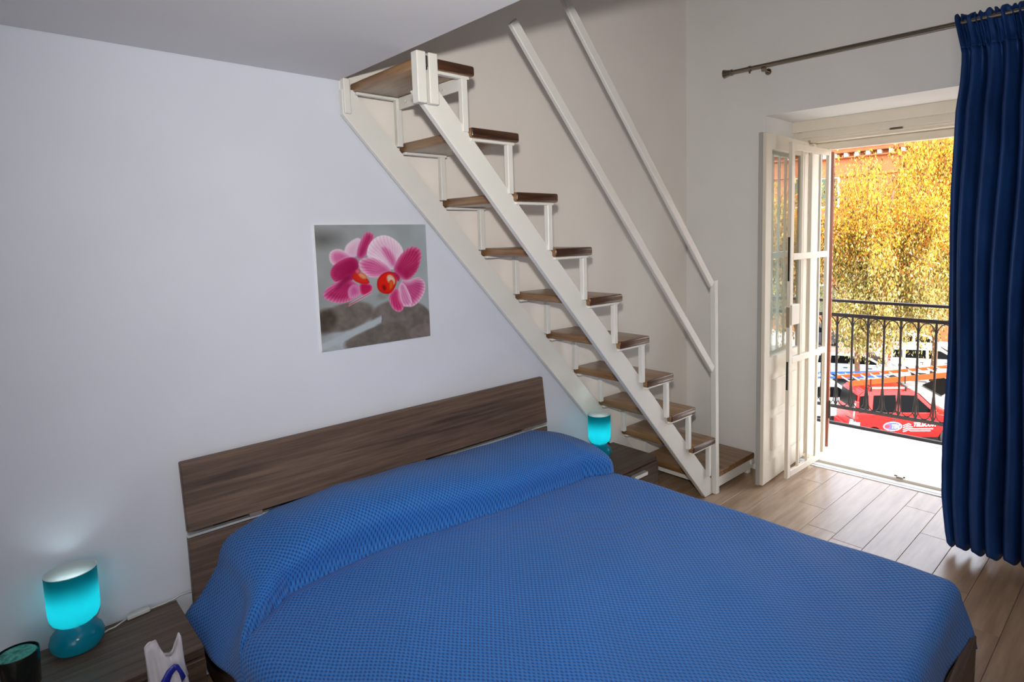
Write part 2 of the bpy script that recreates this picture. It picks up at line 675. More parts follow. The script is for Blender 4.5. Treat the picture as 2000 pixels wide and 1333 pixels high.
# French door leaf (opened inwards against the reveal)
A = Panel((0.46, -0.735), (-0.262, -0.775), 0.045)
zb, zt = 0.018, 2.405
dl = obj('door_1', A.box(A.box(MB(), 0, 0.07, zb, zt, bev=0.004), A.L - 0.085, A.L, zb, zt, bev=0.004), M_DOORW, loc=(0.46, -0.735, 0))
dl['kind'] = 'structure'
dl['label'] = 'cream glazed French door leaf opened inwards'
obj('top_rail', A.box(MB(), 0.07, A.L - 0.085, zt - 0.10, zt, -0.02, 0.02), M_DOORW, dl)
obj('bottom_rail', A.box(MB(), 0.07, A.L - 0.085, zb, 0.16, -0.02, 0.02), M_DOORW, dl)
obj('middle_rail', A.box(MB(), 0.07, A.L - 0.085, 0.78, 0.90, -0.02, 0.02), M_DOORW, dl)
obj('glazing_bead', A.box(A.box(MB(), 0.07, 0.09, 0.9, zt - .1, -0.015, 0.015), A.L - 0.105, A.L - 0.085, 0.9, zt - .1, -0.015, 0.015), M_DOORW, dl)
obj('pane', A.box(MB(), 0.085, A.L - 0.10, 0.89, zt - 0.09, -0.003, 0.003), M_GLASS, dl)
pl_ = obj('lower_panel', A.box(MB(), 0.07, A.L - 0.085, 0.16, 0.78, -0.008, 0.008), M_DOORW, dl)
obj('raised_moulding', A.box(A.box(MB(), 0.14, A.L - 0.155, 0.22, 0.46, -0.02, 0.02, bev=0.006), 0.14, A.L - 0.155, 0.52, 0.73, -0.02, 0.02, bev=0.006), M_DOORW, pl_)
obj('edge_strip', A.box(MB(), A.L, A.L + 0.012, zb, zt, -0.026, 0.0, bev=0.002), M_GRAYT, dl)
for z in (0.35, 1.25, 2.15):
    obj('hinge', MB().tube([A.p(-0.01, -0.03, z - 0.05), A.p(-0.01, -0.03, z + 0.05)], 0.009, 8), M_CHROME, dl)

# white steel security grille, opened inwards
B = Panel((0.56, -0.872), (-0.045, -0.858), 0.026)
gb, gt = 0.02, 2.355
gr = thing('security_grille', 'cream steel security grille of upright bars, swung open in front of the glazed door leaf', 'grille', (0.56, -0.872, 0))
obj('side_stile', B.box(MB(), B.L - 0.045, B.L, gb, gt, bev=0.003), M_DOORW, gr)
obj('hinge_stile', B.box(MB(), 0, 0.035, gb, gt, bev=0.003), M_DOORW, gr)
for z in (gb + 0.025, 0.865, 1.585, gt - 0.03):
    obj('cross_rail', B.box(MB(), 0.035, B.L - 0.045, z - 0.022, z + 0.022, bev=0.002), M_DOORW, gr)
b0 = None
for k, a in enumerate((0.15, 0.29, 0.43)):
    o = obj('bar', B.box(MB(), a - 0.009, a + 0.009, gb + 0.04, gt - 0.05, -0.009, 0.009, bev=0.002), M_DOORW, gr)
obj('lock_case', B.box(MB(), B.L - 0.13, B.L - 0.01, 1.115, 1.255, -0.022, 0.022, bev=0.004), M_DOORW, gr)
obj('lock_plate', B.box(MB(), B.L, B.L + 0.004, 1.10, 1.24, -0.012, 0.012), M_CHROME, gr)
for za, zb_ in ((1.42, 1.72), (0.66, 0.86)):
    obj('strike_slot', B.box(MB(), B.L, B.L + 0.003, za, zb_, -0.006, 0.006), M_DARK, gr)

# brown outer shutter, folded outwards
C3 = Panel((0.66, -0.850), (1.12, -0.672), 0.032)
sh = thing('outer_shutter', 'brown wooden outer shutter folded open at the left of the doorway', 'shutter', (0.66, -0.850, 0))
obj('stile', C3.box(MB(), 0, 0.08, 0.06, 2.345, bev=0.003), M_SHUT, sh)
obj('stile', C3.box(MB(), C3.L - 0.08, C3.L, 0.06, 2.345, bev=0.003), M_SHUT, sh)
for za, zb_ in ((0.06, 0.16), (1.1, 1.18), (2.26, 2.345)):
    obj('rail', C3.box(MB(), 0.08, C3.L - 0.08, za, zb_), M_SHUT, sh)
for k in range(40):
    z = 0.19 + k * 0.0515
    if 1.05 < z < 1.2:
        continue
    mbl = MB()
    mbl.hexa([C3.p(0.08, -0.018, z), C3.p(C3.L - 0.08, -0.018, z), C3.p(C3.L - 0.08, 0.018, z + 0.03), C3.p(0.08, 0.018, z + 0.03),
              C3.p(0.08, -0.018, z + 0.008), C3.p(C3.L - 0.08, -0.018, z + 0.008), C3.p(C3.L - 0.08, 0.018, z + 0.038), C3.p(0.08, 0.018, z + 0.038)])
    obj('slat', mbl, M_SHUT, sh)
tag(obj('hinge', MB().tube([C3.p(-0.012, -0.02, 0.30), C3.p(-0.012, -0.02, 0.44)], 0.01, 8), M_BLACK, sh), 'black iron hinge')

# ------------------------------------------------------------------ balcony
bf = struct('balcony_floor', wbox(MB(), 1.6, -4.2, -0.14, -0.004, 0.50, 1.46), M_CONC, label='pale sunlit balcony slab')
RO = 1.45
rl = thing('balcony_railing', 'black wrought iron balcony railing with arched tops and bottom loops', 'railing', (wx(-1.0, RO), -1.0, 0))


def rbar(name, z, w, h, y0=1.5, y1=-4.1):
    return obj(name, MB().bar(wpt(y0, z, RO), wpt(y1, z, RO), w, h, bev=0.003), M_BLACK, rl)


rbar('edge_bar', 0.006, 0.03, 0.03)
rbar('bottom_rail', 0.165, 0.022, 0.03)
rbar('top_rail', 1.003, 0.022, 0.032)
rbar('handrail', 1.130, 0.04, 0.024)
ys = [-0.601 - 0.1296 * k for k in range(-16, 27)]
proto = None
for y in ys:
    if proto is None:
        y0_ = y
        mbx = MB().bar(wpt(y, 0.17, RO), wpt(y, 1.0, RO), 0.016, 0.016, bev=0.002)
        mbx.lathe([(0.0, 0.60), (0.013, 0.605), (0.013, 0.625), (0.0, 0.63)], wpt(y, 0, RO), 8)
        mbx.tube([wpt(y, 0.17, RO), wpt(y - 0.02, 0.22, RO), wpt(y - 0.012, 0.32, RO), wpt(y, 0.36, RO)], 0.005, 5)
        mbx.tube([wpt(y, 0.17, RO), wpt(y + 0.02, 0.22, RO), wpt(y + 0.012, 0.32, RO), wpt(y, 0.36, RO)], 0.005, 5)
        proto = obj('baluster', mbx, M_BLACK, rl)
        ym = y - 0.0648
        arc = [wpt(ym + 0.0648 * math.cos(a), 0.86 + 0.125 * math.sin(a), RO) for a in [PI * i / 10 for i in range(11)]]
        proto_a = obj('arch', MB().tube(arc, 0.0045, 5), M_BLACK, rl)
        arc = [wpt(ym + 0.050 * math.cos(a), 0.27 - 0.09 * math.sin(a), RO) for a in [PI * i / 10 for i in range(11)]]
        arc = [wpt(ym + 0.058, 0.38, RO)] + arc + [wpt(ym - 0.058, 0.38, RO)]
        proto_l = obj('loop', MB().tube(arc, 0.0045, 5), M_BLACK, rl)
    else:
        off = (wx(y) - wx(y0_), y - y0_, 0)
        for pr in (proto, proto_a, proto_l):
            clone(pr, rl, off)
for yy in (1.5, -4.1):
    obj('end_rail', MB().bar(wpt(yy, 1.13, RO), wpt(yy, 1.13, 0.62), 0.04, 0.024).bar(wpt(yy, 0.165, RO), wpt(yy, 0.165, 0.62), 0.022, 0.03), M_BLACK, rl)

# ------------------------------------------------------------------ staircase
st = thing('loft_staircase', 'steep open loft stair of white steel with brown wooden treads against the left wall', 'staircase', (-0.6, -0.33, 0))
RISE, RUN, DEPT = 0.2594, 0.2321, 0.2595
TH = 0.042


def tk(k):
    return -0.5876 - RUN * (k - 2), RISE * k - 0.1102


sl = Vector((-RUN, 0, RISE)).normalized()
nr = Vector((RISE, 0, RUN)).normalized()


def stringer(y0, y1, lo, hi, zbot, ztop, zcut):
    # polygon in the xz plane: the band lo<n.p<hi between z limits
    def at(nv, z):
        return (nv - nr.z * z) / nr.x
    P = [(at(lo, zbot), y0, zbot), (at(hi, zbot), y0, zbot), (at(hi, ztop), y0, ztop), (at(lo, zcut), y0, zcut)]
    return P


near = [(-0.655, YN, 0.002), (-0.50, YN, 0.002), (-0.50, YN, 0.02), (-2.625, YN, 2.372), (-2.725, YN, 2.340)]
near = [(x + (0.008 if z < 1 else 0), YN + (0.040 if z < 1 else 0.02), z) for x, _, z in near]
obj('stringer', MB().prism(near, (0, 0.032, 0), 0.003), M_STEEL, st)
far = [(-0.70, YF - 0.032, 0.002), (-0.53, YF - 0.032, 0.002), (-2.66, YF - 0.032, 2.384), (-2.70, YF - 0.032, 2.44), (-2.755, YF - 0.032, 2.44), (-2.755, YF - 0.032, 2.327)]
obj('stringer', MB().prism(far, (0, 0.032, 0), 0.003), M_STEEL, st)
for x0, x1 in ((-2.725, -2.685), (-2.672, -2.632)):
    obj('top_post', MB().box(x0, x1, YN - 0.014, YN + 0.03, 2.29, 2.484, 0.003), M_STEEL, st)
obj('top_web', MB().box(-2.69, -2.665, YN + 0.01, YN + 0.028, 2.33, 2.484), M_STEEL, st)
obj('wall_post', MB().box(-2.752, -2.722, YF - 0.045, YF - 0.01, 2.33, 2.484, 0.003), M_STEEL, st)
tag(obj('door_latch', MB().box(-2.688, -2.668, YN + 0.000, YN + 0.012, 2.42, 2.475, 0.003).tube([(-2.678, YN - 0.004, 2.43), (-2.678, YN - 0.004, 2.47)], 0.005, 6), M_BLACK, st), 'small dark metal fixing')
for k in range(2, 11):
    x1, z1 = tk(k)
    x0 = x1 - DEPT
    if k == 10:
        z1 -= 0.012
    q = MB().hexa([(x0, YN, z1 - TH), (x1, YN, z1 - TH), (x1, YF, z1 - TH), (x0, YF, z1 - TH), (x0, YN, z1), (x1, YN, z1), (x1, YF, z1), (x0, YF, z1)], 0.010, 3)
    t = obj('tread', q, [M_TREAD, M_TEND], st, smooth=40)
    for p in t.data.polygons:
        if p.normal.y < -0.5:
            p.material_index = 1
    zz = z1 - TH
    for ya in (YN + 0.028, YF - 0.04):
        xp = x1 - 0.045
        zl = z1 - RISE - TH * 0.2
        if k == 2:
            zl = 0.15
        obj('bracket', MB().box(x0 + 0.006, x1 - 0.02, ya - 0.014, ya + 0.014, zz - 0.013, zz - 0.0005, 0.002).box(xp - 0.014, xp + 0.014, ya - 0.014, ya + 0.014, zl, zz - 0.012, 0.002), M_STEEL, t)
    if k == 10:
        obj('support_plate', MB().box(x1 - 0.05, x1 - 0.042, YN + 0.04, YF - 0.06, zz - 0.055, zz - 0.001, 0.001), M_STEEL, t)
        for yy in (-0.16, -0.32, -0.46):
            obj('screw', MB().lathe([(0, 0.004), (0.006, 0.003), (0.007, 0)], (x1 - 0.055, yy, zz - 0.03), 8, 'x'), M_ALU, t)
# bottom platform
PX0, PX1, PZ = -0.625, -0.028, 0.143
xr = wx(-0.3) - 0.03
pf = obj('platform_tread', MB().prism([(PX0, -0.03, PZ - TH), (PX0, -0.572, PZ - TH), (-0.522, -0.572, PZ - TH), (-0.522, -0.606, PZ - TH), (xr, -0.606, PZ - TH), (xr, -0.03, PZ - TH)], (0, 0, TH), 0.006), M_TREAD, st, smooth=40)
obj('platform_frame', MB().box(-0.535, PX1 - 0.0, -0.598, -0.575, PZ - TH - 0.07, PZ - TH, 0.002).box(PX0 + 0.02, PX0 + 0.045, -0.565, -0.06, PZ - TH - 0.035, PZ - TH).box(PX1 - 0.04, PX1, -0.61, -0.06, PZ - TH - 0.035, PZ - TH), M_STEEL, st)
for x, y in ((-0.075, -0.575), (-0.075, -0.09), (-0.60, -0.09)):
    obj('platform_leg', MB().box(x - 0.02, x + 0.02, y - 0.02, y + 0.02, 0.001, PZ - TH, 0.002), M_STEEL, st)
obj('newel_post', MB().hexa([(-0.560, -0.617, 0.001), (-0.520, -0.617, 0.001), (-0.520, -0.577, 0.001), (-0.560, -0.577, 0.001), (-0.598, YN + 0.004, 1.455), (-0.558, YN + 0.004, 1.455), (-0.558, YN + 0.042, 1.455), (-0.598, YN + 0.042, 1.455)], 0.003), M_STEEL, st)
for (xa, za) in ((-0.61, 1.425), (-0.60, 0.868)):
    L = 2.45
    ra = math.atan2(RISE, RUN) + 0.008
    e = (xa - L * math.cos(ra), YN + 0.021, za + L * math.sin(ra))
    obj('handrail', MB().bar((xa, YN + 0.021, za), e, 0.024, 0.048, bev=0.003), M_STEEL, st)

# ------------------------------------------------------------------ wall print
pr = thing('orchid_print', 'square print of two pink orchids over grey stones on the left wall', 'picture', (-2.615, -0.012, 1.262))
obj('canvas_body', MB().box(-2.899, -2.333, -0.012, -0.001, 1.262, 1.838, 0.002), M_WHITE, pr)


def paint_orchid(u, v):
    """u right, v down in 0..1 arrays -> rgb (sRGB 0..255)"""
    TL, TR, BR, BL = (65, 97), (1108, 97), (1150, 1145), (138, 1290)
    X = (1 - u) * (1 - v) * TL[0] + u * (1 - v) * TR[0] + u * v * BR[0] + (1 - u) * v * BL[0]
    Y = (1 - u) * (1 - v) * TL[1] + u * (1 - v) * TR[1] + u * v * BR[1] + (1 - u) * v * BL[1]

    def fbm(x, y, s):
        r = np.zeros_like(x)
        for i, (a, b, c, w) in enumerate(((1, .3, 0.2, 1), (-.6, 1.2, 2.1, .7), (2.1, -1.3, .7, .5), (1.7, 2.9, 1.1, .35), (-3.9, 2.2, 4.0, .25))):
            r += w * np.sin((a * x + b * y) / s + c + 1.3 * np.sin((b * x - a * y) / (s * 1.7) + i))
        return r / 2.8
    base = np.array([150., 156., 158.])
    C = np.ones(X.shape + (3,)) * base
    C += (fbm(X, Y, 90)[..., None]) * 9
    C += ((X - 500) / 600 * 10)[..., None] * np.array([0.6, 1, 1.1])
    k = np.clip(1 - np.hypot((X - 150) / 230, (Y - 230) / 130), 0, 1)[..., None]
    C -= k * np.array([50, 52, 55])

    def blend(mask, col):
        nonlocal C
        mask = np.clip(mask, 0, 1)[..., None]
        col = np.asarray(col, float)
        C = C * (1 - mask) + col * mask

    def ell(cx, cy, rx, ry, rot, soft=0.12):
        a = math.radians(rot)
        dx, dy = X - cx, Y - cy
        p = (dx * math.cos(a) + dy * math.sin(a)) / rx
        q = (-dx * math.sin(a) + dy * math.cos(a)) / ry
        r = np.sqrt(p * p + q * q)
        return np.clip((1 - r) / soft, 0, 1), r, p, q

    def stone(cx, cy, rx, ry, rot, col, soft=0.18):
        mk_, r, p, q = ell(cx, cy, rx, ry, rot, soft)
        tx = fbm(X, Y, 38)[..., None] * 12 + fbm(X, Y, 13)[..., None] * 5
        blend(mk_, np.array(col) + tx)

    stone(640, 1180, 560, 190, -6, (168, 176, 182), 0.3)
    stone(330, 960, 290, 140, -16, (108, 100, 94))
    stone(160, 1000, 120, 150, 30, (74, 66, 58), 0.4)
    stone(760, 950, 220, 150, -10, (112, 104, 100))
    stone(720, 1150, 430, 130, -12, (104, 97, 92), 0.12)
    stone(1020, 960, 180, 130, 35, (106, 99, 96))
    stone(1080, 1110, 160, 90, -8, (118, 108, 106))
    stone(690, 740, 120, 60, -30, (140, 142, 142), 0.5)
    gap = np.clip(1 - np.abs((Y - (1240 - 0.50 * (X - 150)))) / 46, 0, 1) * (X < 660) * (X > 100)
    blend(gap * 1.8, (168, 178, 184))
    gap = np.clip(1 - np.abs((Y - (760 + 0.0 * X))) / 60, 0, 1) * (X < 720) * (X > 520)

    def poly(pts, main, edge, base=None, soft=7, width=45, streak=0.0):
        pts = np.array(pts, float)
        # smooth the outline (Chaikin)
        for _ in range(3):
            nx_ = np.roll(pts, -1, 0)
            pts = np.stack([pts * 0.75 + nx_ * 0.25, pts * 0.25 + nx_ * 0.75], 1).reshape(-1, 2)
        inside = np.zeros(X.shape, bool)
        dist = np.full(X.shape, 1e9)
        for (x1, y1), (x2, y2) in zip(pts, np.roll(pts, -1, 0)):
            cond = ((y1 > Y) != (y2 > Y)) & (X < (x2 - x1) * (Y - y1) / (y2 - y1 + 1e-9) + x1)
            inside ^= cond
            ex, ey = x2 - x1, y2 - y1
            tt = np.clip(((X - x1) * ex + (Y - y1) * ey) / (ex * ex + ey * ey + 1e-9), 0, 1)
            dist = np.minimum(dist, np.hypot(X - x1 - tt * ex, Y - y1 - tt * ey))
        sd = np.where(inside, dist, -dist)
        t = np.clip(sd / width, 0, 1)[..., None] ** 0.8
        col = np.array(edge, float) * (1 - t) + np.array(main, float) * t
        if base is not None:
            ang = np.arctan2(Y - base[1], X - base[0])
            rad = np.hypot(X - base[0], Y - base[1])
            col = col + (np.sin(ang * 60 + 2 * np.sin(rad / 40)) * streak * np.clip(rad / 120, 0, 1))[..., None] * np.array([0.5, 1.0, 0.8])
            col = col - (np.clip(1 - rad / 150, 0, 1) * 22)[..., None] * np.array([0.6, 1.2, 0.6])
        col = col + (fbm(X, Y, 55) * 5)[..., None]
        blend(sd / soft + 0.5, col)

    LTP = (224, 204, 218)
    poly([(318, 365), (332, 290), (385, 243), (445, 212), (490, 250), (455, 330), (425, 405), (330, 398)], (214, 178, 200), LTP, (430, 420), 14, 50, 7)
    poly([(425, 405), (440, 300), (480, 210), (515, 160), (570, 168), (600, 205), (565, 290), (525, 370), (480, 418)], (172, 38, 96), (206, 128, 168), (450, 440), 12, 42, 10)
    poly([(188, 385), (205, 335), (270, 316), (330, 343), (390, 392), (335, 432), (262, 488), (203, 455)], (200, 100, 150), LTP, (400, 430), 12, 50, 9)
    poly([(200, 525), (240, 458), (320, 408), (390, 393), (442, 420), (455, 500), (405, 560), (392, 625), (340, 645), (268, 645), (208, 595)], (160, 22, 82), (186, 60, 116), (420, 520), 12, 40, 8)
    poly([(136, 748), (168, 690), (228, 640), (325, 596), (405, 618), (476, 700), (478, 742), (400, 795), (310, 834), (220, 818), (158, 788)], (172, 34, 94), (212, 128, 172), (410, 590), 10, 55, 16)
    poly([(230, 700), (290, 610), (360, 540), (400, 600), (330, 650), (270, 720)], (136, 12, 68), (160, 30, 88), None, 30, 40)
    poly([(350, 690), (410, 640), (470, 700), (476, 742), (420, 780), (360, 790)], (198, 92, 150), (214, 150, 186), (420, 600), 18, 45, 16)
    poly([(452, 640), (520, 636), (576, 655), (582, 710), (540, 752), (480, 768), (452, 722)], (186, 28, 82), (218, 150, 182), (480, 620), 8, 26, 14)
    poly([(388, 560), (418, 528), (482, 560), (548, 620), (546, 648), (490, 652), (430, 632), (392, 602)], (206, 38, 22), (176, 22, 30), None, 7, 22)
    poly([(436, 548), (480, 538), (534, 588), (504, 612), (458, 592)], (224, 166, 112), (212, 96, 56), (480, 575), 8, 16, 34)
    poly([(412, 522), (450, 498), (474, 540), (430, 564)], (204, 96, 110), (180, 50, 90), None, 8, 14)
    # right blossom
    poly([(522, 352), (542, 280), (590, 225), (660, 193), (732, 200), (802, 240), (862, 300), (880, 362), (830, 425), (792, 505), (750, 524), (650, 442), (580, 404), (528, 402)], (222, 184, 208), (232, 216, 228), (770, 540), 8, 70, 9)
    poly([(640, 318), (690, 285), (765, 340), (815, 430), (785, 510), (715, 440)], (196, 84, 142), (216, 160, 194), (790, 560), 34, 50, 16)
    poly([(446, 430), (520, 398), (602, 404), (702, 460), (764, 530), (722, 562), (640, 594), (556, 594), (498, 552), (456, 500)], (200, 92, 146), (226, 182, 206), (770, 570), 8, 48, 14)
    poly([(836, 606), (920, 625), (1000, 588), (1062, 598), (1104, 648), (1098, 722), (1052, 802), (982, 864), (918, 874), (868, 800)], (190, 72, 130), (226, 190, 212), (820, 580), 8, 60, 15)
    poly([(826, 650), (882, 638), (935, 740), (968, 830), (932, 872), (860, 862), (828, 800)], (206, 124, 170), (230, 200, 218), (820, 580), 8, 34, 14)
    poly([(726, 752), (788, 690), (832, 700), (838, 800), (884, 858), (862, 908), (820, 922), (768, 892), (733, 822)], (192, 48, 108), (216, 136, 174), (800, 600), 8, 34, 14)
    poly([(770, 524), (800, 440), (870, 350), (950, 298), (1032, 308), (1064, 350), (1062, 432), (1022, 522), (962, 592), (900, 624), (838, 594)], (176, 38, 94), (212, 124, 164), (790, 580), 8, 46, 14)
    poly([(850, 520), (940, 470), (1040, 430), (1020, 520), (950, 590), (890, 612)], (160, 26, 80), (178, 44, 100), (790, 580), 26, 50, 10)
    poly([(616, 622), (648, 570), (700, 538), (762, 533), (802, 570), (808, 640), (782, 702), (740, 748), (668, 742), (621, 702)], (218, 26, 10), (176, 12, 12), None, 7, 26)
    poly([(745, 540), (800, 540), (850, 590), (820, 640), (800, 590)], (172, 24, 70), (190, 50, 100), None, 8, 16)
    poly([(704, 580), (740, 554), (792, 590), (797, 652), (760, 672), (714, 632)], (226, 204, 176), (216, 120, 80), (745, 620), 7, 18, 30)
    poly([(728, 622), (772, 610), (778, 682), (735, 722)], (222, 124, 40), (214, 60, 24), (750, 660), 10, 18, 30)
    poly([(655, 660), (700, 655), (715, 705), (675, 725)], (130, 6, 6), (190, 16, 10), None, 14, 20)
    d = np.abs((X - 470) * 0.5 + (Y - 785) * 0.87)
    blend(np.clip(1 - d / 7, 0, 1) * (X > 345) * (X < 565), (202, 60, 104))
    blend(np.clip(1 - np.abs(d - 8) / 5, 0, 1) * (X > 360) * (X < 565) * 0.8, (226, 196, 210))
    return np.clip(C, 0, 255)


NG = 260
us = np.linspace(0, 1, NG + 1)
uu, vv = np.meshgrid(us, us)
rgb = paint_orchid(uu, vv) / 255
rgb = np.where(rgb <= 0.04045, rgb / 12.92, ((rgb + 0.055) / 1.055) ** 2.4)
verts = np.stack([-2.898 + uu * 0.564, np.full_like(uu, -0.0132), 1.837 - vv * 0.574], -1).reshape(-1, 3) - np.array([-2.615, -0.012, 1.262])
idx = np.arange((NG + 1) ** 2).reshape(NG + 1, NG + 1)
faces = np.stack([idx[1:, :-1], idx[1:, 1:], idx[:-1, 1:], idx[:-1, :-1]], -1).reshape(-1, 4)


def fast_mesh(name, verts, faces, colors=None, corner=False):
    me = bpy.data.meshes.new(name)
    k = faces.shape[1]
    me.vertices.add(len(verts)); me.vertices.foreach_set('co', np.ascontiguousarray(verts, np.float32).ravel())
    me.loops.add(faces.size); me.loops.foreach_set('vertex_index', faces.astype(np.int32).ravel())
    me.polygons.add(len(faces)); me.polygons.foreach_set('loop_start', np.arange(0, faces.size, k, dtype=np.int32))
    me.update(calc_edges=True)
    if colors is not None:
        a = me.color_attributes.new('paint', 'FLOAT_COLOR', 'POINT')
        c = np.ones((len(verts), 4), np.float32); c[:, :3] = colors
        a.data.foreach_set('color', c.ravel())
    me.validate()
    return me


me = fast_mesh('printed_face', verts, faces, rgb.reshape(-1, 3))
me.materials.append(M_PRINT)
link('printed_face', me, pr)

# ------------------------------------------------------------------ bed
bed = thing('double_bed', 'wide bed with a dark walnut panel headboard against the left wall', 'bed', (-2.55, -1.2, 0))


def HB(x, y, z):                 # headboard axis is turned a little with the bed
    return (x, y - 0.013 * (x + 3.5), z)


def hpanel(x0, x1, z0, z1, yb, yt, th, bev=0.004):
    return MB().hexa([HB(x0, yb - th, z0), HB(x1, yb - th, z0), HB(x1, yb, z0), HB(x0, yb, z0), HB(x0, yt - th, z1), HB(x1, yt - th, z1), HB(x1, yt, z1), HB(x0, yt, z1)], bev)


HX0, HX1 = -3.490, -1.622
obj('upper_panel', hpanel(HX0, HX1, 0.654, 0.925, -0.062, -0.030, 0.028), M_HEAD, bed)
obj('lower_panel', hpanel(HX0, HX1, 0.12, 0.628, -0.062, -0.062, 0.028), M_HEAD, bed)
obj('metal_strip', hpanel(HX0, HX1, 0.631, 0.640, -0.062, -0.062, 0.026, 0.001), M_ALU, bed)
for xa in (-3.27, -2.50, -1.80):
    obj('panel_bracket', hpanel(xa, xa + 0.05, 0.640, 0.656, -0.062, -0.062, 0.03, 0.001), mk('bracket_grey', (120, 110, 104), 0.5), bed)
obj('panel_back', hpanel(HX0 + 0.1, HX1 - 0.1, 0.55, 0.75, -0.03, -0.03, 0.02), M_DARK, bed)


def Q(s, t, z):                  # bed plan: s left-right 0..1, t head-foot 0..1
    HL, HR, FR, FL = V(-3.47, -0.10), V(-1.63, -0.14), V(-1.60, -2.27), V(-3.50, -2.35)
    p = HL * (1 - s) * (1 - t) + HR * s * (1 - t) + FR * s * t + FL * (1 - s) * t
    return (p.x, p.y, z)


def qbox(s0, s1, t0, t1, z0, z1, bev=0.004):
    return MB().hexa([Q(s0, t1, z0), Q(s1, t1, z0), Q(s1, t0, z0), Q(s0, t0, z0), Q(s0, t1, z1), Q(s1, t1, z1), Q(s1, t0, z1), Q(s0, t0, z1)], bev)


obj('side_rail', qbox(0.0, 0.015, 0.0, 1.0, 0.09, 0.30), M_HEADY, bed)
obj('side_rail', qbox(1.0, 1.015, 0.0, 1.0, 0.09, 0.30), M_HEADY, bed)
obj('foot_rail', qbox(-0.005, 1.03, 1.0, 1.014, 0.09, 0.30), M_HEAD, bed)
for s_, t_ in ((0.02, 0.97), (0.97, 0.97), (0.02, 0.03), (0.97, 0.03)):
    obj('leg', qbox(s_, s_ + 0.03, t_, t_ + 0.025, 0.001, 0.12), M_HEAD, bed)
obj('slat_base', qbox(0.015, 1.0, 0.0, 1.0, 0.20, 0.23), M_HEAD, bed)
mt = obj('mattress', qbox(0.025, 0.985, 0.01, 0.945, 0.231, 0.455, 0.03), M_WHITE, loc=(-2.55, -1.2, 0.231))
tag(mt, 'white mattress hidden under the blue coverlet', 'mattress')

# coverlet: cloth laid over a rounded box, lifted by the pillows at the head
TOP = 0.488
ax1r = -1.660        # inner flat rectangle, sharp corner
rr = 0.055


def interp(x, xs, ysv):
    return float(np.interp(x, xs, ysv))


def crease(x):
    return interp(x, [-3.60, -3.45, -3.27, -2.96, -2.62, -2.29, -1.95, -1.78, -1.62, -1.5, -1.4], [0.80, 0.62, 0.475, 0.43, 0.46, 0.51, 0.53, 0.535, 0.60, 0.56, 0.52])


def cover_point(a, b):
    """a: distance across (world-x like), b: distance from the head (positive)"""
    foot = 2.25 - 0.06 * (a + 1.6) * 1.0
    b *= 1 + (foot - 2.25) / 2.3
    ax1 = ax1r + 0.078 * min(1, b / 2.1)
    a = a + (0.078 * min(1, b / 2.1) if a > ax1r - 0.3 else 0.0) * min(1, max(0, (a - ax1r + 0.3) / 0.3))
    hz = min(1.0, max(0.0, (0.72 - b) / 0.35))
    hz = hz * hz * (3 - 2 * hz)
    ax0 = -3.445 + 0.105 * hz
    cx = min(max(a, ax0), ax1)
    cy = min(b, foot - rr)
    dx, dy = a - cx, b - cy
    d = math.hypot(dx, dy)
    if d < 1e-6:
        x, y, z, nx, ny = a, b, TOP, 0, 0
    else:
        nx, ny = dx / d, dy / d
        if d < PI / 2 * rr:
            th_ = d / rr
            x, y, z = cx + nx * rr * math.sin(th_), cy + ny * rr * math.sin(th_), TOP - rr * (1 - math.cos(th_))
        else:
            e = d - PI / 2 * rr
            wob = 0.010 * math.sin(b * 9 + a * 4) * min(1, e * 8) * (1 if ny < 0.5 else 0) + 0.012 * math.sin(a * 11) * min(1, e * 8) * abs(ny)
            r_ = rr + (0.14 + 0.42 * min(1, max(0, (b - 1.75) / 0.45)) * max(0, nx)) * e + wob
            x, y, z = cx + nx * r_, cy + ny * r_, TOP - rr - e * 0.985
            if nx < -0.5:
                ph_ = math.radians(8 + 34 * hz)
                x, z = cx - rr - e * math.sin(ph_) - (0.02 * math.sin(b * 14) * e if hz > 0 else 0), TOP - rr - e * math.cos(ph_)
    # pillow lift
    tc = crease(a)
    pk = interp(a, [-3.62, -3.50, -3.42, -3.32, -3.18, -2.9, -2.6, -2.27, -1.95, -1.75, -1.62, -1.50, -1.38], [0.03, 0.045, 0.075, 0.125, 0.172, 0.20, 0.188, 0.165, 0.165, 0.162, 0.122, 0.085, 0.06])
    t = b
    if t < tc:
        tp = 0.24
        if t < tp:
            f = 0.86 + 0.14 * math.sin(PI / 2 * max(0, (t - 0.05)) / (tp - 0.05))
        else:
            f = max(0.0, 1 - ((t - tp) / (tc - tp)) ** 2.6) ** 0.5
            y += 0.045 * math.sin(PI * min(1.0, (t - tp) / (tc - tp)) ** 2.2) * min(1, pk / 0.15)
        h = pk * f
        z += h
        if a > ax1:                                       # cloth stands out over the pillow end on the right
            x += 0.055 * min(1, (a - ax1) / 0.12) * f
    else:
        g = max(0.0, 1 - (t - tc) / 0.07)
        z -= 0.020 * g * g * (1 if d < 0.02 else 0.3)
    z += 0.0035 * math.sin(a * 7.3 + 1.2 * math.sin(b * 5.1)) * math.sin(b * 6.1 + 0.7) + 0.002 * math.sin(a * 17 + b * 11)
    return x, -y - 0.018 * (a + 3.5) * max(0, 1 - b / 1.2), z


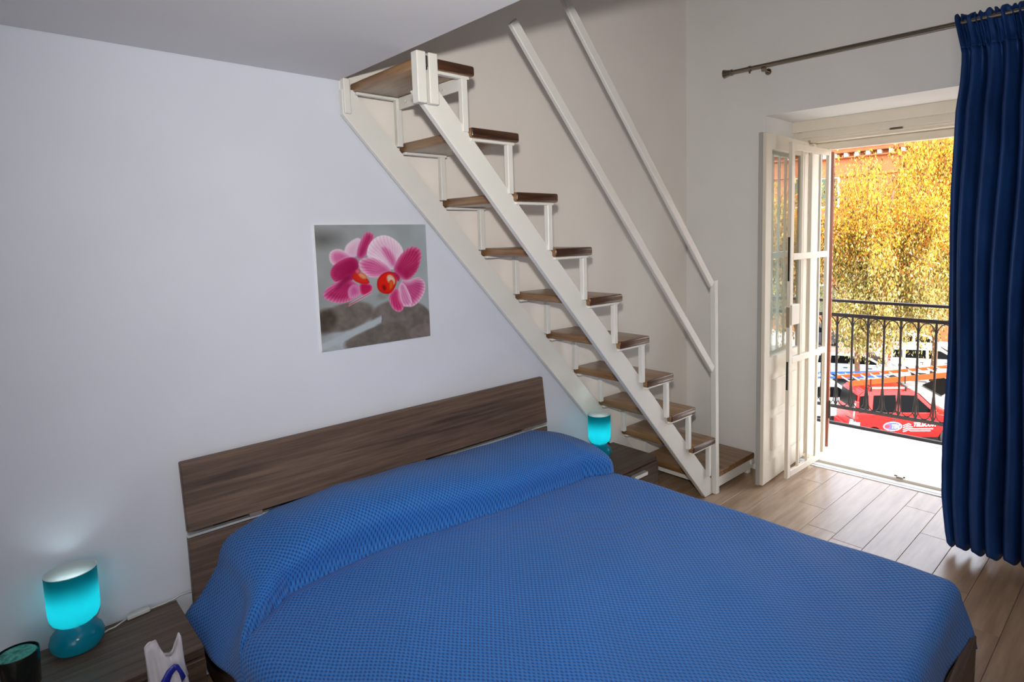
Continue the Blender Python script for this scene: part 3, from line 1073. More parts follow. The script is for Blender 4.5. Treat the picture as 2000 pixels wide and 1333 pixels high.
av = np.concatenate([np.arange(-3.43 - 0.190, -1.660 + 0.235, 0.0125)])
rows = []
uvs = []
bl = []
b = 0.068
while b < 2.42:
    bl.append(b)
    b += 0.005 if 0.36 < b < 0.80 else 0.0125
for b in bl:
    row = []
    for a in av:
        bb = b
        row.append(cover_point(float(a), bb))
    rows.append(row)
vlen = [0.0] * len(av)
for i, row in enumerate(rows):          # weave follows the cloth: arc length along each column
    for k in range(len(av)):
        if i:
            vlen[k] += math.dist(row[k], rows[i - 1][k])
    ml = sum(vlen[60:120]) / 60
    for k in range(len(av)):
        uvs.append((float(av[k]), 0.25 * vlen[k] + 0.75 * ml))
mb = MB().grid(rows)
bm = mb.bm
uvl = bm.loops.layers.uv.new('UVMap')
bm.verts.ensure_lookup_table(); bm.verts.index_update()
for f in bm.faces:
    for lp in f.loops:
        lp[uvl].uv = uvs[lp.vert.index]
cv = obj('coverlet', mb, M_COV, smooth=True, loc=(-2.55, -1.2, TOP))
tag(cv, 'blue basket weave coverlet spread over the bed and humped over the pillows', 'bedspread')
if cv.data.polygons[0].normal.z < 0:
    cv.data.flip_normals()
so = cv.modifiers.new('thick', 'SOLIDIFY'); so.thickness = 0.006; so.offset = -1

# ------------------------------------------------------------------ nightstands


def nightstand(loc, label, w, d, h, gy=0.0):
    x0, y1 = loc[0], loc[1]
    t = thing('nightstand', label, 'nightstand', (x0 + w / 2, y1 - d / 2, 0), 'walnut nightstands beside the bed')
    T = 0.03
    obj('top', MB().box(x0, x0 + w, y1 - d, y1, h - T, h, 0.0015), M_HEAD, t)
    obj('side_panel', MB().box(x0, x0 + 0.018, y1 - d + 0.004, y1, 0.03, h - T), M_HEADY, t)
    obj('side_panel', MB().box(x0 + w - 0.018, x0 + w, y1 - d + 0.004, y1, 0.03, h - T), M_HEADY, t)
    obj('back_panel', MB().box(x0 + 0.018, x0 + w - 0.018, y1 - 0.012, y1, 0.03, h - T), M_HEAD, t)
    obj('base', MB().box(x0 + 0.02, x0 + w - 0.02, y1 - d + 0.03, y1 - 0.02, 0.001, 0.045), M_HEAD, t)
    hd = (h - T - 0.05) / 2
    for i in range(2):
        z0 = 0.045 + i * (hd + 0.003)
        dr = obj('drawer', MB().box(x0 + 0.003, x0 + w - 0.003, y1 - d - 0.016, y1 - d + 0.003, z0, z0 + hd, 0.0015), M_HEAD, t)
        obj('handle', MB().box(x0 + w / 2 - 0.06, x0 + w - 0.15, y1 - d - 0.045, y1 - d - 0.016, z0 + hd - 0.028, z0 + hd - 0.018, 0.001).box(x0 + w / 2 - 0.06, x0 + w - 0.15, y1 - d - 0.047, y1 - d - 0.041, z0 + hd - 0.040, z0 + hd - 0.018, 0.001), M_ALU, dr)
    return t


NL = nightstand((-4.02, -0.02), 'dark walnut nightstand at the left edge of the photo with lamp, candle and cable', 0.485, 0.395, 0.372)
NR = nightstand((-1.40, -0.055), 'dark walnut nightstand between the bed and the foot of the stair', 0.43, 0.375, 0.345)

# ------------------------------------------------------------------ lamps


def lamp(c, label, power):
    x, y, z = c
    t = thing('table_lamp', label, 'lamp', c, 'lit turquoise glass lamps')
    k = 1.085
    st_ = lambda p: [(r, z * k) for r, z in p]
    prof = [(0.0, 0.0), (0.045, 0.0), (0.062, 0.006), (0.074, 0.022), (0.077, 0.040), (0.072, 0.058), (0.058, 0.074), (0.042, 0.084), (0.040, 0.090)]
    obj('base', MB().lathe(st_(prof), c, 40), M_LBASE, t, smooth=True)
    sp = [(0.040, 0.090), (0.052, 0.094), (0.064, 0.104), (0.070, 0.118), (0.072, 0.135), (0.0725, 0.18), (0.0725, 0.262)]
    s1 = obj('shade', MB().lathe(st_(sp), c, 48), M_SHADE, t, smooth=True)
    ip = [(0.0725, 0.262), (0.0695, 0.263), (0.0690, 0.18), (0.0685, 0.135), (0.0655, 0.117), (0.060, 0.107), (0.03, 0.097), (0.0, 0.096)]
    obj('lining', MB().lathe(st_(ip), c, 48), M_LINING, s1, smooth=True)
    obj('bulb', MB().lathe([(0, 0.106), (0.012, 0.107), (0.012, 0.115), (0.019, 0.150), (0.022, 0.170), (0.016, 0.188), (0, 0.195)], c, 16), M_BULB, t, smooth=True)
    l = light('bulb_light', 'POINT', (x, y, z + 0.172), power, (0.72, 0.98, 1.0), shadow_soft_size=0.034)
    return t


lamp((-3.844, -0.098, 0.373), 'lit turquoise glass lamp on the left nightstand next to the dark candle glass', 1.1)
lamp((-1.243, -0.185, 0.346), 'lit turquoise glass lamp on the right nightstand in front of the stair stringer', 1.25)

# cable with inline switch
cb = thing('lamp_cable', 'white lamp cable with an inline switch lying on the left nightstand', 'cable', (-3.70, -0.05, 0.374))
pts = [(-3.775, -0.075, 0.377), (-3.755, -0.062, 0.377), (-3.735, -0.06, 0.377), (-3.71, -0.045, 0.379), (-3.695, -0.038, 0.380)]
obj('cord', MB().tube(pts, 0.0028, 6).tube([(-3.625, -0.03, 0.38), (-3.58, -0.026, 0.378), (-3.545, -0.024, 0.380), (-3.52, -0.022, 0.386), (-3.49, -0.020, 0.384), (-3.44, -0.018, 0.37)], 0.0028, 6), M_CABLE, cb, smooth=True)
obj('switch', MB().hexa([(-3.695, -0.048, 0.374), (-3.622, -0.040, 0.374), (-3.624, -0.020, 0.374), (-3.697, -0.028, 0.374), (-3.695, -0.048, 0.390), (-3.622, -0.040, 0.390), (-3.624, -0.020, 0.390), (-3.697, -0.028, 0.390)], 0.003), M_CABLE, cb)

# dark glass with teal candle
gc = (-4.0, -0.205, 0.3725)
cg = thing('candle_glass', 'dark glass tumbler filled with mottled teal candle wax on the left nightstand', 'candle', gc)
obj('tumbler', MB().lathe([(0, 0.0), (0.046, 0.0), (0.052, 0.006), (0.056, 0.118), (0.054, 0.119), (0.050, 0.012), (0, 0.010)], gc, 40), mk('smoked_glass', (14, 24, 26), 0.12, coat=0.6), cg, smooth=50)
obj('wax', MB().lathe([(0.051, 0.06), (0.0525, 0.109), (0.044, 0.117), (0.03, 0.112), (0.015, 0.117), (0.0, 0.115)], gc, 40), M_CANDLE, cg, smooth=True)

# ------------------------------------------------------------------ plastic bag in front of the left nightstand
bgt = thing('shopping_bag', 'white plastic carrier bag with blue print standing by the left nightstand', 'bag', (-3.70, -0.52, 0))


def bag_sheet(sgn):
    U = np.linspace(0, 1, 41)
    xt = [-3.727, -3.712, -3.693, -3.686, -3.676, -3.664, -3.654, -3.645, -3.637, -3.631, -3.627, -3.621]
    zt_ = [0.556, 0.566, 0.558, 0.530, 0.507, 0.499, 0.507, 0.532, 0.562, 0.550, 0.46, 0.41]
    ut = [0, 0.12, 0.26, 0.34, 0.44, 0.54, 0.64, 0.73, 0.81, 0.86, 0.93, 1.0]
    rows = []
    for i in range(19):
        t = i / 18
        row = []
        for u in U:
            xb_ = -3.70 + (u - 0.5) * 0.22
            zb_ = 0.004
            xm = -3.672 + (u - 0.5) * 0.105
            zm = 0.385
            X2, Z2 = float(np.interp(u, ut, xt)), float(np.interp(u, ut, zt_))
            if t < 0.6:
                f = t / 0.6
                x, z = xb_ + (xm - xb_) * f ** 1.5, zb_ + (zm - zb_) * f
            else:
                f = (t - 0.6) / 0.4
                x, z = xm + (X2 - xm) * f, zm + (Z2 - zm) * f
            bulge = math.sin(PI * u) ** 0.6 * (0.065 * (1 - t) + 0.012) * (1 if t > 0.02 else 0.9)
            fold = 0.006 * math.sin(u * 23 + t * 5) * math.sin(t * 9 + u * 6)
            row.append((x, -0.592 - sgn * bulge + fold, z))
        rows.append(row)
    return rows


for sg in (1, -1):
    o = obj('bag_sheet', MB().grid(bag_sheet(sg)), M_BAGW, bgt, smooth=True)
    o.modifiers.new('film', 'SOLIDIFY').thickness = 0.001
rows = []
for (xa, za, xb_, zb_) in ((-3.722, 0.36, -3.682, 0.36), (-3.712, 0.41, -3.679, 0.405), (-3.700, 0.445, -3.675, 0.436), (-3.681, 0.474, -3.668, 0.453), (-3.662, 0.485, -3.659, 0.462), (-3.650, 0.478, -3.656, 0.462), (-3.642, 0.455, -3.651, 0.448), (-3.634, 0.43, -3.645, 0.415)):
    rows.append([(xa, -0.628, za), (xb_, -0.626, zb_)])
o = obj('printed_loop', MB().grid(rows), M_BAGB, bgt, smooth=True)
o.modifiers.new('film', 'SOLIDIFY').thickness = 0.002
o['label'] = 'blue printed loop'

# ------------------------------------------------------------------ curtain rod and curtain
rod = thing('curtain_rod', 'brushed nickel curtain rod with flared finial above the balcony door', 'curtain rod', (wx(-1.2, -0.07), -1.2, 2.885))
ZR, RX = 2.885, -0.07
obj('pole', MB().tube([wpt(-0.425, ZR, RX), wpt(-2.95, ZR, RX)], 0.0145, 16), M_CHROME, rod, smooth=40)
d1, d0 = Vector(wpt(-0.36, ZR, RX)), Vector(wpt(-0.43, ZR, RX))
dd = (d1 - d0)
obj('finial', MB().tube([d0 + dd * f for f in (0, 0.08, 0.1, 0.22, 0.24, 0.7, 1.0)], [0.017, 0.017, 0.022, 0.022, 0.018, 0.024, 0.030], 20), M_CHROME, rod, smooth=40)
for yb in (-0.66, -2.8):
    p = Vector(wpt(yb, ZR, RX))
    obj('bracket', MB().tube([p + V(0, 0, -0.03), p + V(0.03, 0, -0.03), p + V(0.068, 0, -0.03)], 0.008, 10).lathe([(0, -0.003), (0.022, 0), (0.022, 0.008), (0, 0.010)], p + V(0.06, 0, -0.03), 16, 'x').tube([p + V(0, 0.012, -0.02), p + V(0, -0.012, -0.02)], 0.018, 12), M_CHROME, rod, smooth=40)
obj('clamp_ring', MB().tube([wpt(-0.55, ZR, RX), wpt(-0.565, ZR, RX)], 0.019, 16).lathe([(0, 0.0), (0.006, 0), (0.006, 0.012), (0, 0.013)], (wx(-0.557, RX), -0.557, ZR - 0.031), 10), M_CHROME, rod, smooth=40)

cur = thing('curtain', 'navy blue satin curtain with gathered pleated heading at the right of the door', 'curtain', (wx(-2.2, -0.3), -2.2, 0))
zs = [2.925, 2.905, 2.885, 2.86, 2.83, 2.80, 2.77, 2.75, 2.735, 2.71, 2.66, 2.55, 2.4, 2.2, 2.0, 1.8, 1.6, 1.4, 1.2, 1.0, 0.8, 0.6, 0.45, 0.3, 0.2, 0.1, 0.05, 0.02]
NC = 420
left_z = [0.0, 0.32, 0.63, 1.33, 1.89, 2.22, 2.45, 2.545, 2.70, 2.90]
left_y = [-1.925, -1.888, -1.872, -1.840, -1.825, -1.820, -1.812, -1.822, -1.822, -1.775]


def curtain_rows(zlist):
    rows = []
    for z in zlist:
        t = min(1, max(0, (2.9 - z) / 2.9))
        row = []
        y0 = float(np.interp(z, left_z, left_y))
        y1 = -2.95 - 0.05 * t
        for k in range(NC + 1):
            u = k / NC
            y = y0 + (y1 - y0) * u
            off = -0.085 - 0.315 * t
            ph = 2 * PI * (15 * u + 0.35 * math.sin(6.1 * u + 0.8) + 0.12 * math.sin(14 * u + 2.0 + t))
            big = 0.042 * (math.sin(ph) + 0.25 * math.sin(2 * ph + 1.2 * t) + 0.25 * math.sin(0.37 * ph + 1.5))
            fine = math.sin(2 * PI * 34 * u + 3 * math.sin(9 * u)) * 0.010 + math.sin(2 * PI * 61 * u + 1) * 0.005
            if z > 2.735:       # gathered heading
                g = 1 - min(1, (z - 2.735) / 0.05)
                amp = 0.35 * (1 - g) + 0.5 * g
                d = big * amp * 0.5 + fine * (1.2 + 0.9 * math.sin(z * 60 + u * 50)) - 0.012 * (1 - g) + 0.016 * g
            else:
                g = min(1, (2.735 - z) / 0.10)
                fold = min(1, 0.45 + t)
                d = big * (0.45 + 0.75 * fold * g) + fine * (1 - g) + 0.016 * (1 - g) + 0.004 * math.sin(z * 5 + u * 31)
            edge = min(1, u * 22)
            d = d * edge + (1 - edge) * 0.02 * math.sin(z * 3)
            row.append((wx(y, off) - d, y + 0.008 * math.sin(z * 4.1 + u * 9) + (0.006 * math.cos(ph)), z + (0.012 * math.sin(ph + 1) if z < 0.04 else 0) + (0.008 * math.sin(2 * PI * 30 * u) if z > 2.9 else 0) + (0.018 if z < 0.06 else 0)))
        rows.append(row)
    return rows


o = obj('drape', MB().grid(curtain_rows([z for z in zs if z <= 2.736])), M_CURT, cur, smooth=True)
o.modifiers.new('cloth', 'SOLIDIFY').thickness = 0.002
o = obj('gathered_heading', MB().grid(curtain_rows([z for z in zs if z >= 2.734])), M_CURT, cur, smooth=True)
o.modifiers.new('cloth', 'SOLIDIFY').thickness = 0.002

# ------------------------------------------------------------------ street
G = -5.42
struct('street', MB().box(1.2, 60, -40, 45, G - 0.2, G), M_ASPH, label='sunlit street below the balcony')
struct('pavement', MB().box(32.5, 38, -40, 45, G, G + 0.14, 0.02), M_KERB, label='pavement along the far building')
HD = Vector((0.67, -0.742, 0)).normalized()


def car(name, label, cat, pos, heading, paint, L=3.55, W2=0.80, roof=1.56, van=False, group=None, windows=None, sz=1.0):
    """pos = near rear corner on the ground; local x forward, y to the left"""
    hd = Vector((heading[0], heading[1], 0)).normalized()
    lf = Vector((-hd.y, hd.x, 0))
    org = Vector(pos) + lf * W2
    t = thing(name, label, cat, tuple(org), group)

    def P(x, y, z):
        q = org + hd * x + lf * y
        return (q.x, q.y, org.z + z * sz)
    k = L / 3.55
    zb = 0.96
    low = [(0.03, 0.30), (0.0, 0.42), (0.02, 0.75), (0.06, zb), (2.50 * k, zb - 0.02), (2.95 * k, 0.90), (3.38 * k, 0.78), (3.52 * k, 0.62), (3.55 * k, 0.40), (3.50 * k, 0.26)]
    arch = []
    for cx in (2.92 * k, 0.60 * k):
        arch += [(cx + 0.34 * math.cos(a), 0.28 + 0.34 * math.sin(a)) for a in [PI * i / 8 for i in range(9)]]
    poly = low + arch
    body = obj('body', MB().prism([P(x, -W2, z) for x, z in poly], tuple(lf * 2 * W2), 0.03, 2), paint, t, smooth=40)
    tp = 0.13
    zr = roof
    gh = [(0.07, zb - 0.03), (0.16, zr - 0.12), (0.32, zr), (1.75 * k, zr), (1.98 * k, zr - 0.09), (2.62 * k, zb - 0.03)]

    def gy(z):
        return W2 - 0.02 - tp * (z - zb) / (zr - zb)
    mbg = MB()
    A_ = [mbg.bm.verts.new(P(x, -gy(z), z)) for x, z in gh]
    B_ = [mbg.bm.verts.new(P(x, gy(z), z)) for x, z in gh]
    fs = [mbg.bm.faces.new(A_[::-1]), mbg.bm.faces.new(B_)]
    n = len(gh)
    for i in range(n):
        fs.append(mbg.bm.faces.new([A_[i], A_[(i + 1) % n], B_[(i + 1) % n], B_[i]]))
    bmesh.ops.bevel(mbg.bm, geom=list({e for f in fs for e in f.edges}), offset=0.04, segments=2, affect='EDGES')
    obj('cabin', mbg, paint, t, smooth=40)
    zt_, zl_ = zr - 0.13, zb + 0.03
    win = windows or [[(0.20, zl_), (0.26, zt_ - 0.02), (0.62, zt_), (0.62, zl_)], [(0.74, zl_), (0.78, zt_), (1.36 * k, zt_), (1.36 * k, zl_)], [(1.46 * k, zl_), (1.46 * k, zt_), (1.86 * k, zt_ - 0.01), (2.42 * k, zl_)]]
    for sgn in (-1, 1):
        for w in win:
            pts = [P(x, sgn * (gy(z) + 0.004), z) for x, z in w]
            obj('side_window', MB().prism(pts, tuple(lf * sgn * 0.008)), M_CARGL, t)
    # windscreen and rear window
    ws = [(2.05 * k, zr - 0.13), (2.56 * k, zb + 0.03)]
    for (xa, za), (xb, zb2), dx in (((2.03 * k, zr - 0.12), (2.58 * k, zb + 0.02), 0.03), ((0.13, zr - 0.14), (0.085, zb + 0.06), -0.012)):
        mbw = MB()
        wa, wb = gy(za) - 0.08, gy(zb2) - 0.06
        mbw.hexa([P(xb + dx, -wb, zb2), P(xb + dx, wb, zb2), P(xa + dx, wa, za), P(xa + dx, -wa, za), P(xb + dx * 0.4, -wb, zb2), P(xb + dx * 0.4, wb, zb2), P(xa + dx * 0.4, wa, za), P(xa + dx * 0.4, -wa, za)])
        obj('windscreen' if dx > 0 else 'rear_window', mbw, M_CARGL, t)
    for cx in (0.60 * k, 2.92 * k):
        for sgn in (-1, 1):
            c = Vector(P(cx, sgn * (W2 - 0.10), 0.29))
            w = obj('wheel', MB().tube([c - lf * 0.09, c - lf * 0.08, c + lf * 0.08, c + lf * 0.09], [0.26, 0.29, 0.29, 0.26], 24), M_TYRE, t, smooth=40)
            obj('hub', MB().tube([c + lf * sgn * 0.088, c + lf * sgn * 0.10], [0.18, 0.15], 16), M_SILV, w, smooth=40)
    obj('tail_lamp', MB().hexa([P(-0.01, -W2 - 0.004, 0.80), P(0.13, -W2 - 0.004, 0.80), P(0.13, -W2 + 0.16, 0.80), P(-0.01, -W2 + 0.16, 0.80), P(0.05, -W2 + 0.01, 1.30), P(0.15, -W2 + 0.02, 1.30), P(0.15, -W2 + 0.16, 1.30), P(0.05, -W2 + 0.16, 1.30)], 0.01), mk('red_lamp_lens', (210, 20, 20), 0.2, coat=0.8), t)
    obj('rear_bumper', MB().hexa([P(-0.08, -W2 + 0.02, 0.28), P(0.05, -W2 + 0.02, 0.28), P(0.05, W2 - 0.02, 0.28), P(-0.08, W2 - 0.02, 0.28), P(-0.08, -W2 + 0.02, 0.52), P(0.05, -W2 + 0.02, 0.52), P(0.05, W2 - 0.02, 0.52), P(-0.08, W2 - 0.02, 0.52)], 0.03), paint, t)
    for xh in (1.12, 2.0):
        obj('door_handle', MB().bar(P(xh * k, -W2 - 0.012, 0.81), P((xh + 0.15) * k, -W2 - 0.012, 0.81), 0.025, 0.03), M_DARK, t)
    for sgn in (-1, 1):
        obj('wing_mirror', MB().hexa([P(2.30 * k, sgn * W2, 0.98), P(2.42 * k, sgn * W2, 0.98), P(2.42 * k, sgn * (W2 + 0.16), 0.98), P(2.30 * k, sgn * (W2 + 0.16), 0.98), P(2.32 * k, sgn * W2, 1.10), P(2.42 * k, sgn * W2, 1.10), P(2.42 * k, sgn * (W2 + 0.16), 1.10), P(2.32 * k, sgn * (W2 + 0.16), 1.10)], 0.015), paint, t)
        obj('headlamp', MB().hexa([P(3.2 * k, sgn * (W2 - 0.22), 0.62), P(3.54 * k, sgn * (W2 - 0.22), 0.62), P(3.50 * k, sgn * (W2 + 0.004), 0.62), P(3.2 * k, sgn * (W2 + 0.004), 0.62), P(3.2 * k, sgn * (W2 - 0.22), 0.77), P(3.44 * k, sgn * (W2 - 0.22), 0.77), P(3.40 * k, sgn * (W2 + 0.004), 0.77), P(3.2 * k, sgn * (W2 + 0.004), 0.77)], 0.01), M_WHITE, t)
    return t, P


redcar, RP = car('car', 'red service car with roof rack and white side lettering just below the balcony', 'car', (16.16, 4.50, G), HD, M_RED, 3.7, 0.80, 1.60, group='cars parked in the street', sz=1.17,
                 windows=[[(0.12, 0.99), (0.20, 1.44), (0.47, 1.46), (0.47, 0.99)], [(0.57, 0.99), (0.64, 1.46), (1.34, 1.47), (1.34, 0.99)], [(1.50, 0.99), (1.50, 1.47), (1.95, 1.45), (2.52, 0.99)]])


def text_mesh(name, body, size, P, x, z, mat, parent, shear=0.0, W2=0.80, bold=0.0):
    c = bpy.data.curves.new('t_' + name, 'FONT')
    c.body = body
    c.size = size
    c.shear = shear
    c.offset = bold
    c.resolution_u = 2
    ob = bpy.data.objects.new('t_' + name, c)
    COL.objects.link(ob)
    bpy.context.view_layer.update()
    me = bpy.data.meshes.new_from_object(ob.evaluated_get(bpy.context.evaluated_depsgraph_get()))
    bpy.data.objects.remove(ob)
    base = BASE[parent.name]
    for v in me.vertices:
        v.co = Vector(P(x + v.co.x, -W2 - 0.008, z + v.co.y)) - base
    me.materials.clear()
    me.materials.append(mat)
    return link(name, me, parent)


M_OVAL = mk('violet_blue_oval', (60, 60, 190), 0.4)
M_OVRED = mk('oval_red', (214, 30, 40), 0.4)


def oval(name, cx, cz, rx, rz, mat, dy, parent, P=RP):
    pts = [P(cx + rx * math.cos(2 * PI * k / 24), -0.80 - dy, cz + rz * math.sin(2 * PI * k / 24)) for k in range(24)]
    hd_ = Vector(P(0, -1, 0)) - Vector(P(0, 0, 0))
    return obj(name, MB().prism(pts, tuple(hd_ * 0.002)), mat, parent)


oval('badge_rim', 1.22, 0.60, 0.30, 0.13, M_WHITE, 0.001, redcar)
oval('badge_oval', 1.22, 0.60, 0.275, 0.108, M_OVAL, 0.003, redcar)
oval('badge_swoosh', 1.05, 0.60, 0.09, 0.055, M_OVRED, 0.005, redcar)
tag(text_mesh('lettering', 'TIM', 0.155, RP, 1.17, 0.545, M_WHITE, redcar, 0.25, bold=0.004), 'white letters TIM')
tag(text_mesh('lettering', 'TELECOM', 0.165, RP, 1.86, 0.60, M_WHITE, redcar, 0.3, bold=0.004), 'white letters TELECOM')
for i in range(4):
    pts = []
    mbz = MB()
    z0 = 0.47 + i * 0.058
    xe = (2.42, 2.50, 1.85, 1.80)[i]
    path = [RP(1.55, -0.809, z0 - 0.02), RP(1.64, -0.809, z0), RP(1.72, -0.809, z0 + 0.035), RP(1.79, -0.809, z0), RP(xe, -0.809, z0)]
    mbz.tube(path, 0.014, 4)
    obj('wave_stripe', mbz, M_WHITE, redcar)
obj('white_patch', MB().hexa([RP(0.03, -0.812, 0.5), RP(0.16, -0.812, 0.5), RP(0.16, -0.80, 0.5), RP(0.03, -0.80, 0.5), RP(0.05, -0.812, 0.72), RP(0.17, -0.812, 0.72), RP(0.17, -0.80, 0.72), RP(0.05, -0.80, 0.72)]), M_WHITE, redcar)
for x in (0.55, 1.65):
    obj('roof_bar', MB().bar(RP(x, -0.72, 1.70), RP(x, 0.72, 1.70), 0.05, 0.03, bev=0.004).bar(RP(x, -0.68, 1.58), RP(x, -0.70, 1.70), 0.05, 0.05).bar(RP(x, 0.68, 1.58), RP(x, 0.70, 1.70), 0.05, 0.05), M_BLACK, redcar)
tag(obj('roof_rail', MB().bar(RP(0.55, -0.62, 1.66), RP(1.65, -0.62, 1.66), 0.05, 0.05, bev=0.006), M_WHITE, redcar), 'white roof rail')
tag(obj('blue_tail', MB().bar(RP(3.0, -0.806, 0.40), RP(3.4, -0.806, 0.62), 0.01, 0.12), M_WHITE, redcar), 'white front wing graphic')

ld = thing('ladder', 'orange extension ladder lashed to the roof of the red car', 'ladder', RP(1.5, 0, 1.72))


def LP(x, y, dz=0.0):
    return RP(x, y, 1.78 + 0.075 * (x - 0.2) + dz)


for y in (-0.50, -0.10, 0.10, 0.50)[0:4:3]:
    obj('side_rail', MB().bar(LP(-0.1, y), LP(4.4, y), 0.035, 0.18 if y < 0 else 0.11, bev=0.005), M_LADO, ld)
for i in range(14):
    x = 0.05 + i * 0.32
    obj('rung', MB().tube([LP(x, -0.5), LP(x, 0.5)], 0.022, 8), M_ALU, ld)
for x in (0.6, 1.7):
    obj('strap', MB().bar(LP(x, -0.53, -0.14), LP(x, -0.53, 0.09), 0.03, 0.02), M_BLACK, ld)

lf_ = Vector((-HD.y, HD.x, 0))


def place(base, fwd, left):
    q = Vector(base) + HD * fwd + lf_ * left
    return (q.x, q.y, G)


NR_ = (16.16, 4.50, G)
car2, P2 = car('car', 'white car with a blue ladder on its roof behind the red car', 'car', place(NR_, -1.5, 2.5), HD, M_WHCAR, 3.7, 0.8, 1.5, group='cars parked in the street')
ld2 = thing('ladder', 'blue ladder on the roof of the white car behind the red car', 'ladder', P2(1.6, 0, 1.6))
for y in (-0.35, 0.35):
    obj('side_rail', MB().bar(P2(0.2, y, 1.62), P2(3.9, y, 1.66), 0.03, 0.08), M_LADB, ld2)
for i in range(11):
    obj('rung', MB().tube([P2(0.35 + i * 0.32, -0.35, 1.63), P2(0.35 + i * 0.32, 0.35, 1.63)], 0.018, 6), M_ALU, ld2)
car('car', 'silver hatchback parked behind the brown tree trunk', 'car', (23.6, 9.1, G), (0.42, -0.9, 0), M_SILV, 4.1, 0.84, 1.46, group='cars parked in the street')
car('car', 'grey car whose front wheel shows right of the red car by the curtain', 'car', (24.2, 1.8, G), (-0.62, 0.78, 0), M_GRCAR, 4.2, 0.86, 1.46, group='cars parked in the street')
car('car', 'white car farther right, nearer of the two under the hanging branches', 'car', (26.9, 6.9, G), (0.42, -0.9, 0), M_WHCAR, 4.2, 0.86, 1.5, group='cars parked in the street')
car('car', 'white car farthest back under the hanging branches', 'car', (30.2, 8.4, G), (0.42, -0.9, 0), M_WHCAR, 4.2, 0.86, 1.6, group='cars parked in the street')
car('car', 'dark grey car at the far kerb left of the trunk', 'car', (31.0, 14.3, G), (0.42, -0.9, 0), mk('dark_car_paint', (60, 58, 60), 0.3, coat=0.5), 4.1, 0.86, 1.45, group='cars parked in the street')

# scooter left of the red car
sc = (15.1, 5.25, G)
sct = thing('scooter', 'white and grey motor scooter standing left behind the red car', 'scooter', sc)


def SP(x, y, z):
    q = Vector(sc) + HD * x + lf_ * y
    return (q.x, q.y, G + z)


for x in (0.0, 1.25):
    c = Vector(SP(x, 0, 0.26))
    w = obj('wheel', MB().tube([c - lf_ * 0.06, c - lf_ * 0.04, c + lf_ * 0.04, c + lf_ * 0.06], [0.2, 0.25, 0.25, 0.2], 20), M_TYRE, sct, smooth=40)
    obj('hub', MB().tube([c - lf_ * 0.065, c + lf_ * 0.065], 0.12, 12), M_SILV, w)
obj('rear_body', MB().prism([SP(-0.25, -0.16, 0.55), SP(0.0, -0.16, 0.5), SP(0.45, -0.16, 0.35), SP(0.55, -0.16, 0.72), SP(-0.2, -0.16, 0.80)], tuple(lf_ * 0.32), 0.04, 2), M_WHCAR, sct, smooth=40)
obj('floorboard', MB().prism([SP(0.45, -0.18, 0.30), SP(1.0, -0.18, 0.30), SP(1.0, -0.18, 0.36), SP(0.45, -0.18, 0.36)], tuple(lf_ * 0.36), 0.01), M_GRCAR, sct)
obj('leg_shield', MB().prism([SP(0.95, -0.2, 0.32), SP(1.02, -0.2, 0.30), SP(1.20, -0.2, 0.95), SP(1.08, -0.2, 1.0)], tuple(lf_ * 0.4), 0.02), M_WHCAR, sct, smooth=40)
obj('seat', MB().prism([SP(-0.22, -0.13, 0.80), SP(0.55, -0.13, 0.74), SP(0.5, -0.13, 0.84), SP(-0.2, -0.13, 0.90)], tuple(lf_ * 0.26), 0.03, 2), M_TYRE, sct, smooth=40)
obj('handlebar', MB().tube([SP(1.25, 0, 0.3), SP(1.12, 0, 1.02)], 0.02, 8).tube([SP(1.0, -0.32, 1.06), SP(1.12, -0.1, 1.02), SP(1.12, 0.1, 1.02), SP(1.0, 0.32, 1.06)], 0.016, 8), M_BLACK, sct)

# ------------------------------------------------------------------ far building
bd = thing('far_building', 'orange plastered building with a bracketed cornice behind the trees', 'building', (39, 8, G))
BX, BT = 38.5, 6.85
obj('wall', MB().box(BX, BX + 8, -32, 42, G, BT), M_ORW, bd)
cn = obj('cornice', MB().box(BX - 0.55, BX, -32, 42, BT - 0.10, BT + 0.25, 0.03).box(BX - 0.3, BX, -32, 42, BT - 0.42, BT - 0.34).box(BX - 0.14, BX, -32, 42, BT - 1.62, BT - 1.42, 0.02), M_ORW, bd)
obj('roof', MB().prism([(BX - 0.8, -32, BT + 0.25), (BX + 9, -32, BT + 0.25), (BX + 4, -32, BT + 2.2)], (0, 74, 0)), mk('roof_tiles', (176, 108, 74), 0.9, noise=0.2, nscale=3), bd)
M_STUC = mk('cornice_white', (226, 220, 210), 0.8)
for i in range(56):
    y = -14 + i * 0.7
    obj('corbel', MB().box(BX - 0.45, BX, y, y + 0.22, BT - 0.36, BT - 0.1, 0.01), M_STUC, cn)
for fl_ in range(3):
    for i in range(12):
        y = -14 + i * 3.1
        z0 = G + 1.2 + fl_ * 3.7
        if fl_ == 2 and 3.5 < y < 12:      # plain wall below the cornice here
            continue
        w = obj('window', MB().box(BX - 0.10, BX + 0.02, y, y + 1.3, z0, z0 + 2.1, 0.02), M_STUC, bd)
        obj('shutter', MB().box(BX - 0.14, BX - 0.10, y + 0.12, y + 0.63, z0 + 0.12, z0 + 1.98).box(BX - 0.14, BX - 0.10, y + 0.67, y + 1.18, z0 + 0.12, z0 + 1.98), mk('green_shutter_paint', (74, 84, 62), 0.6), w)

# ------------------------------------------------------------------ trees


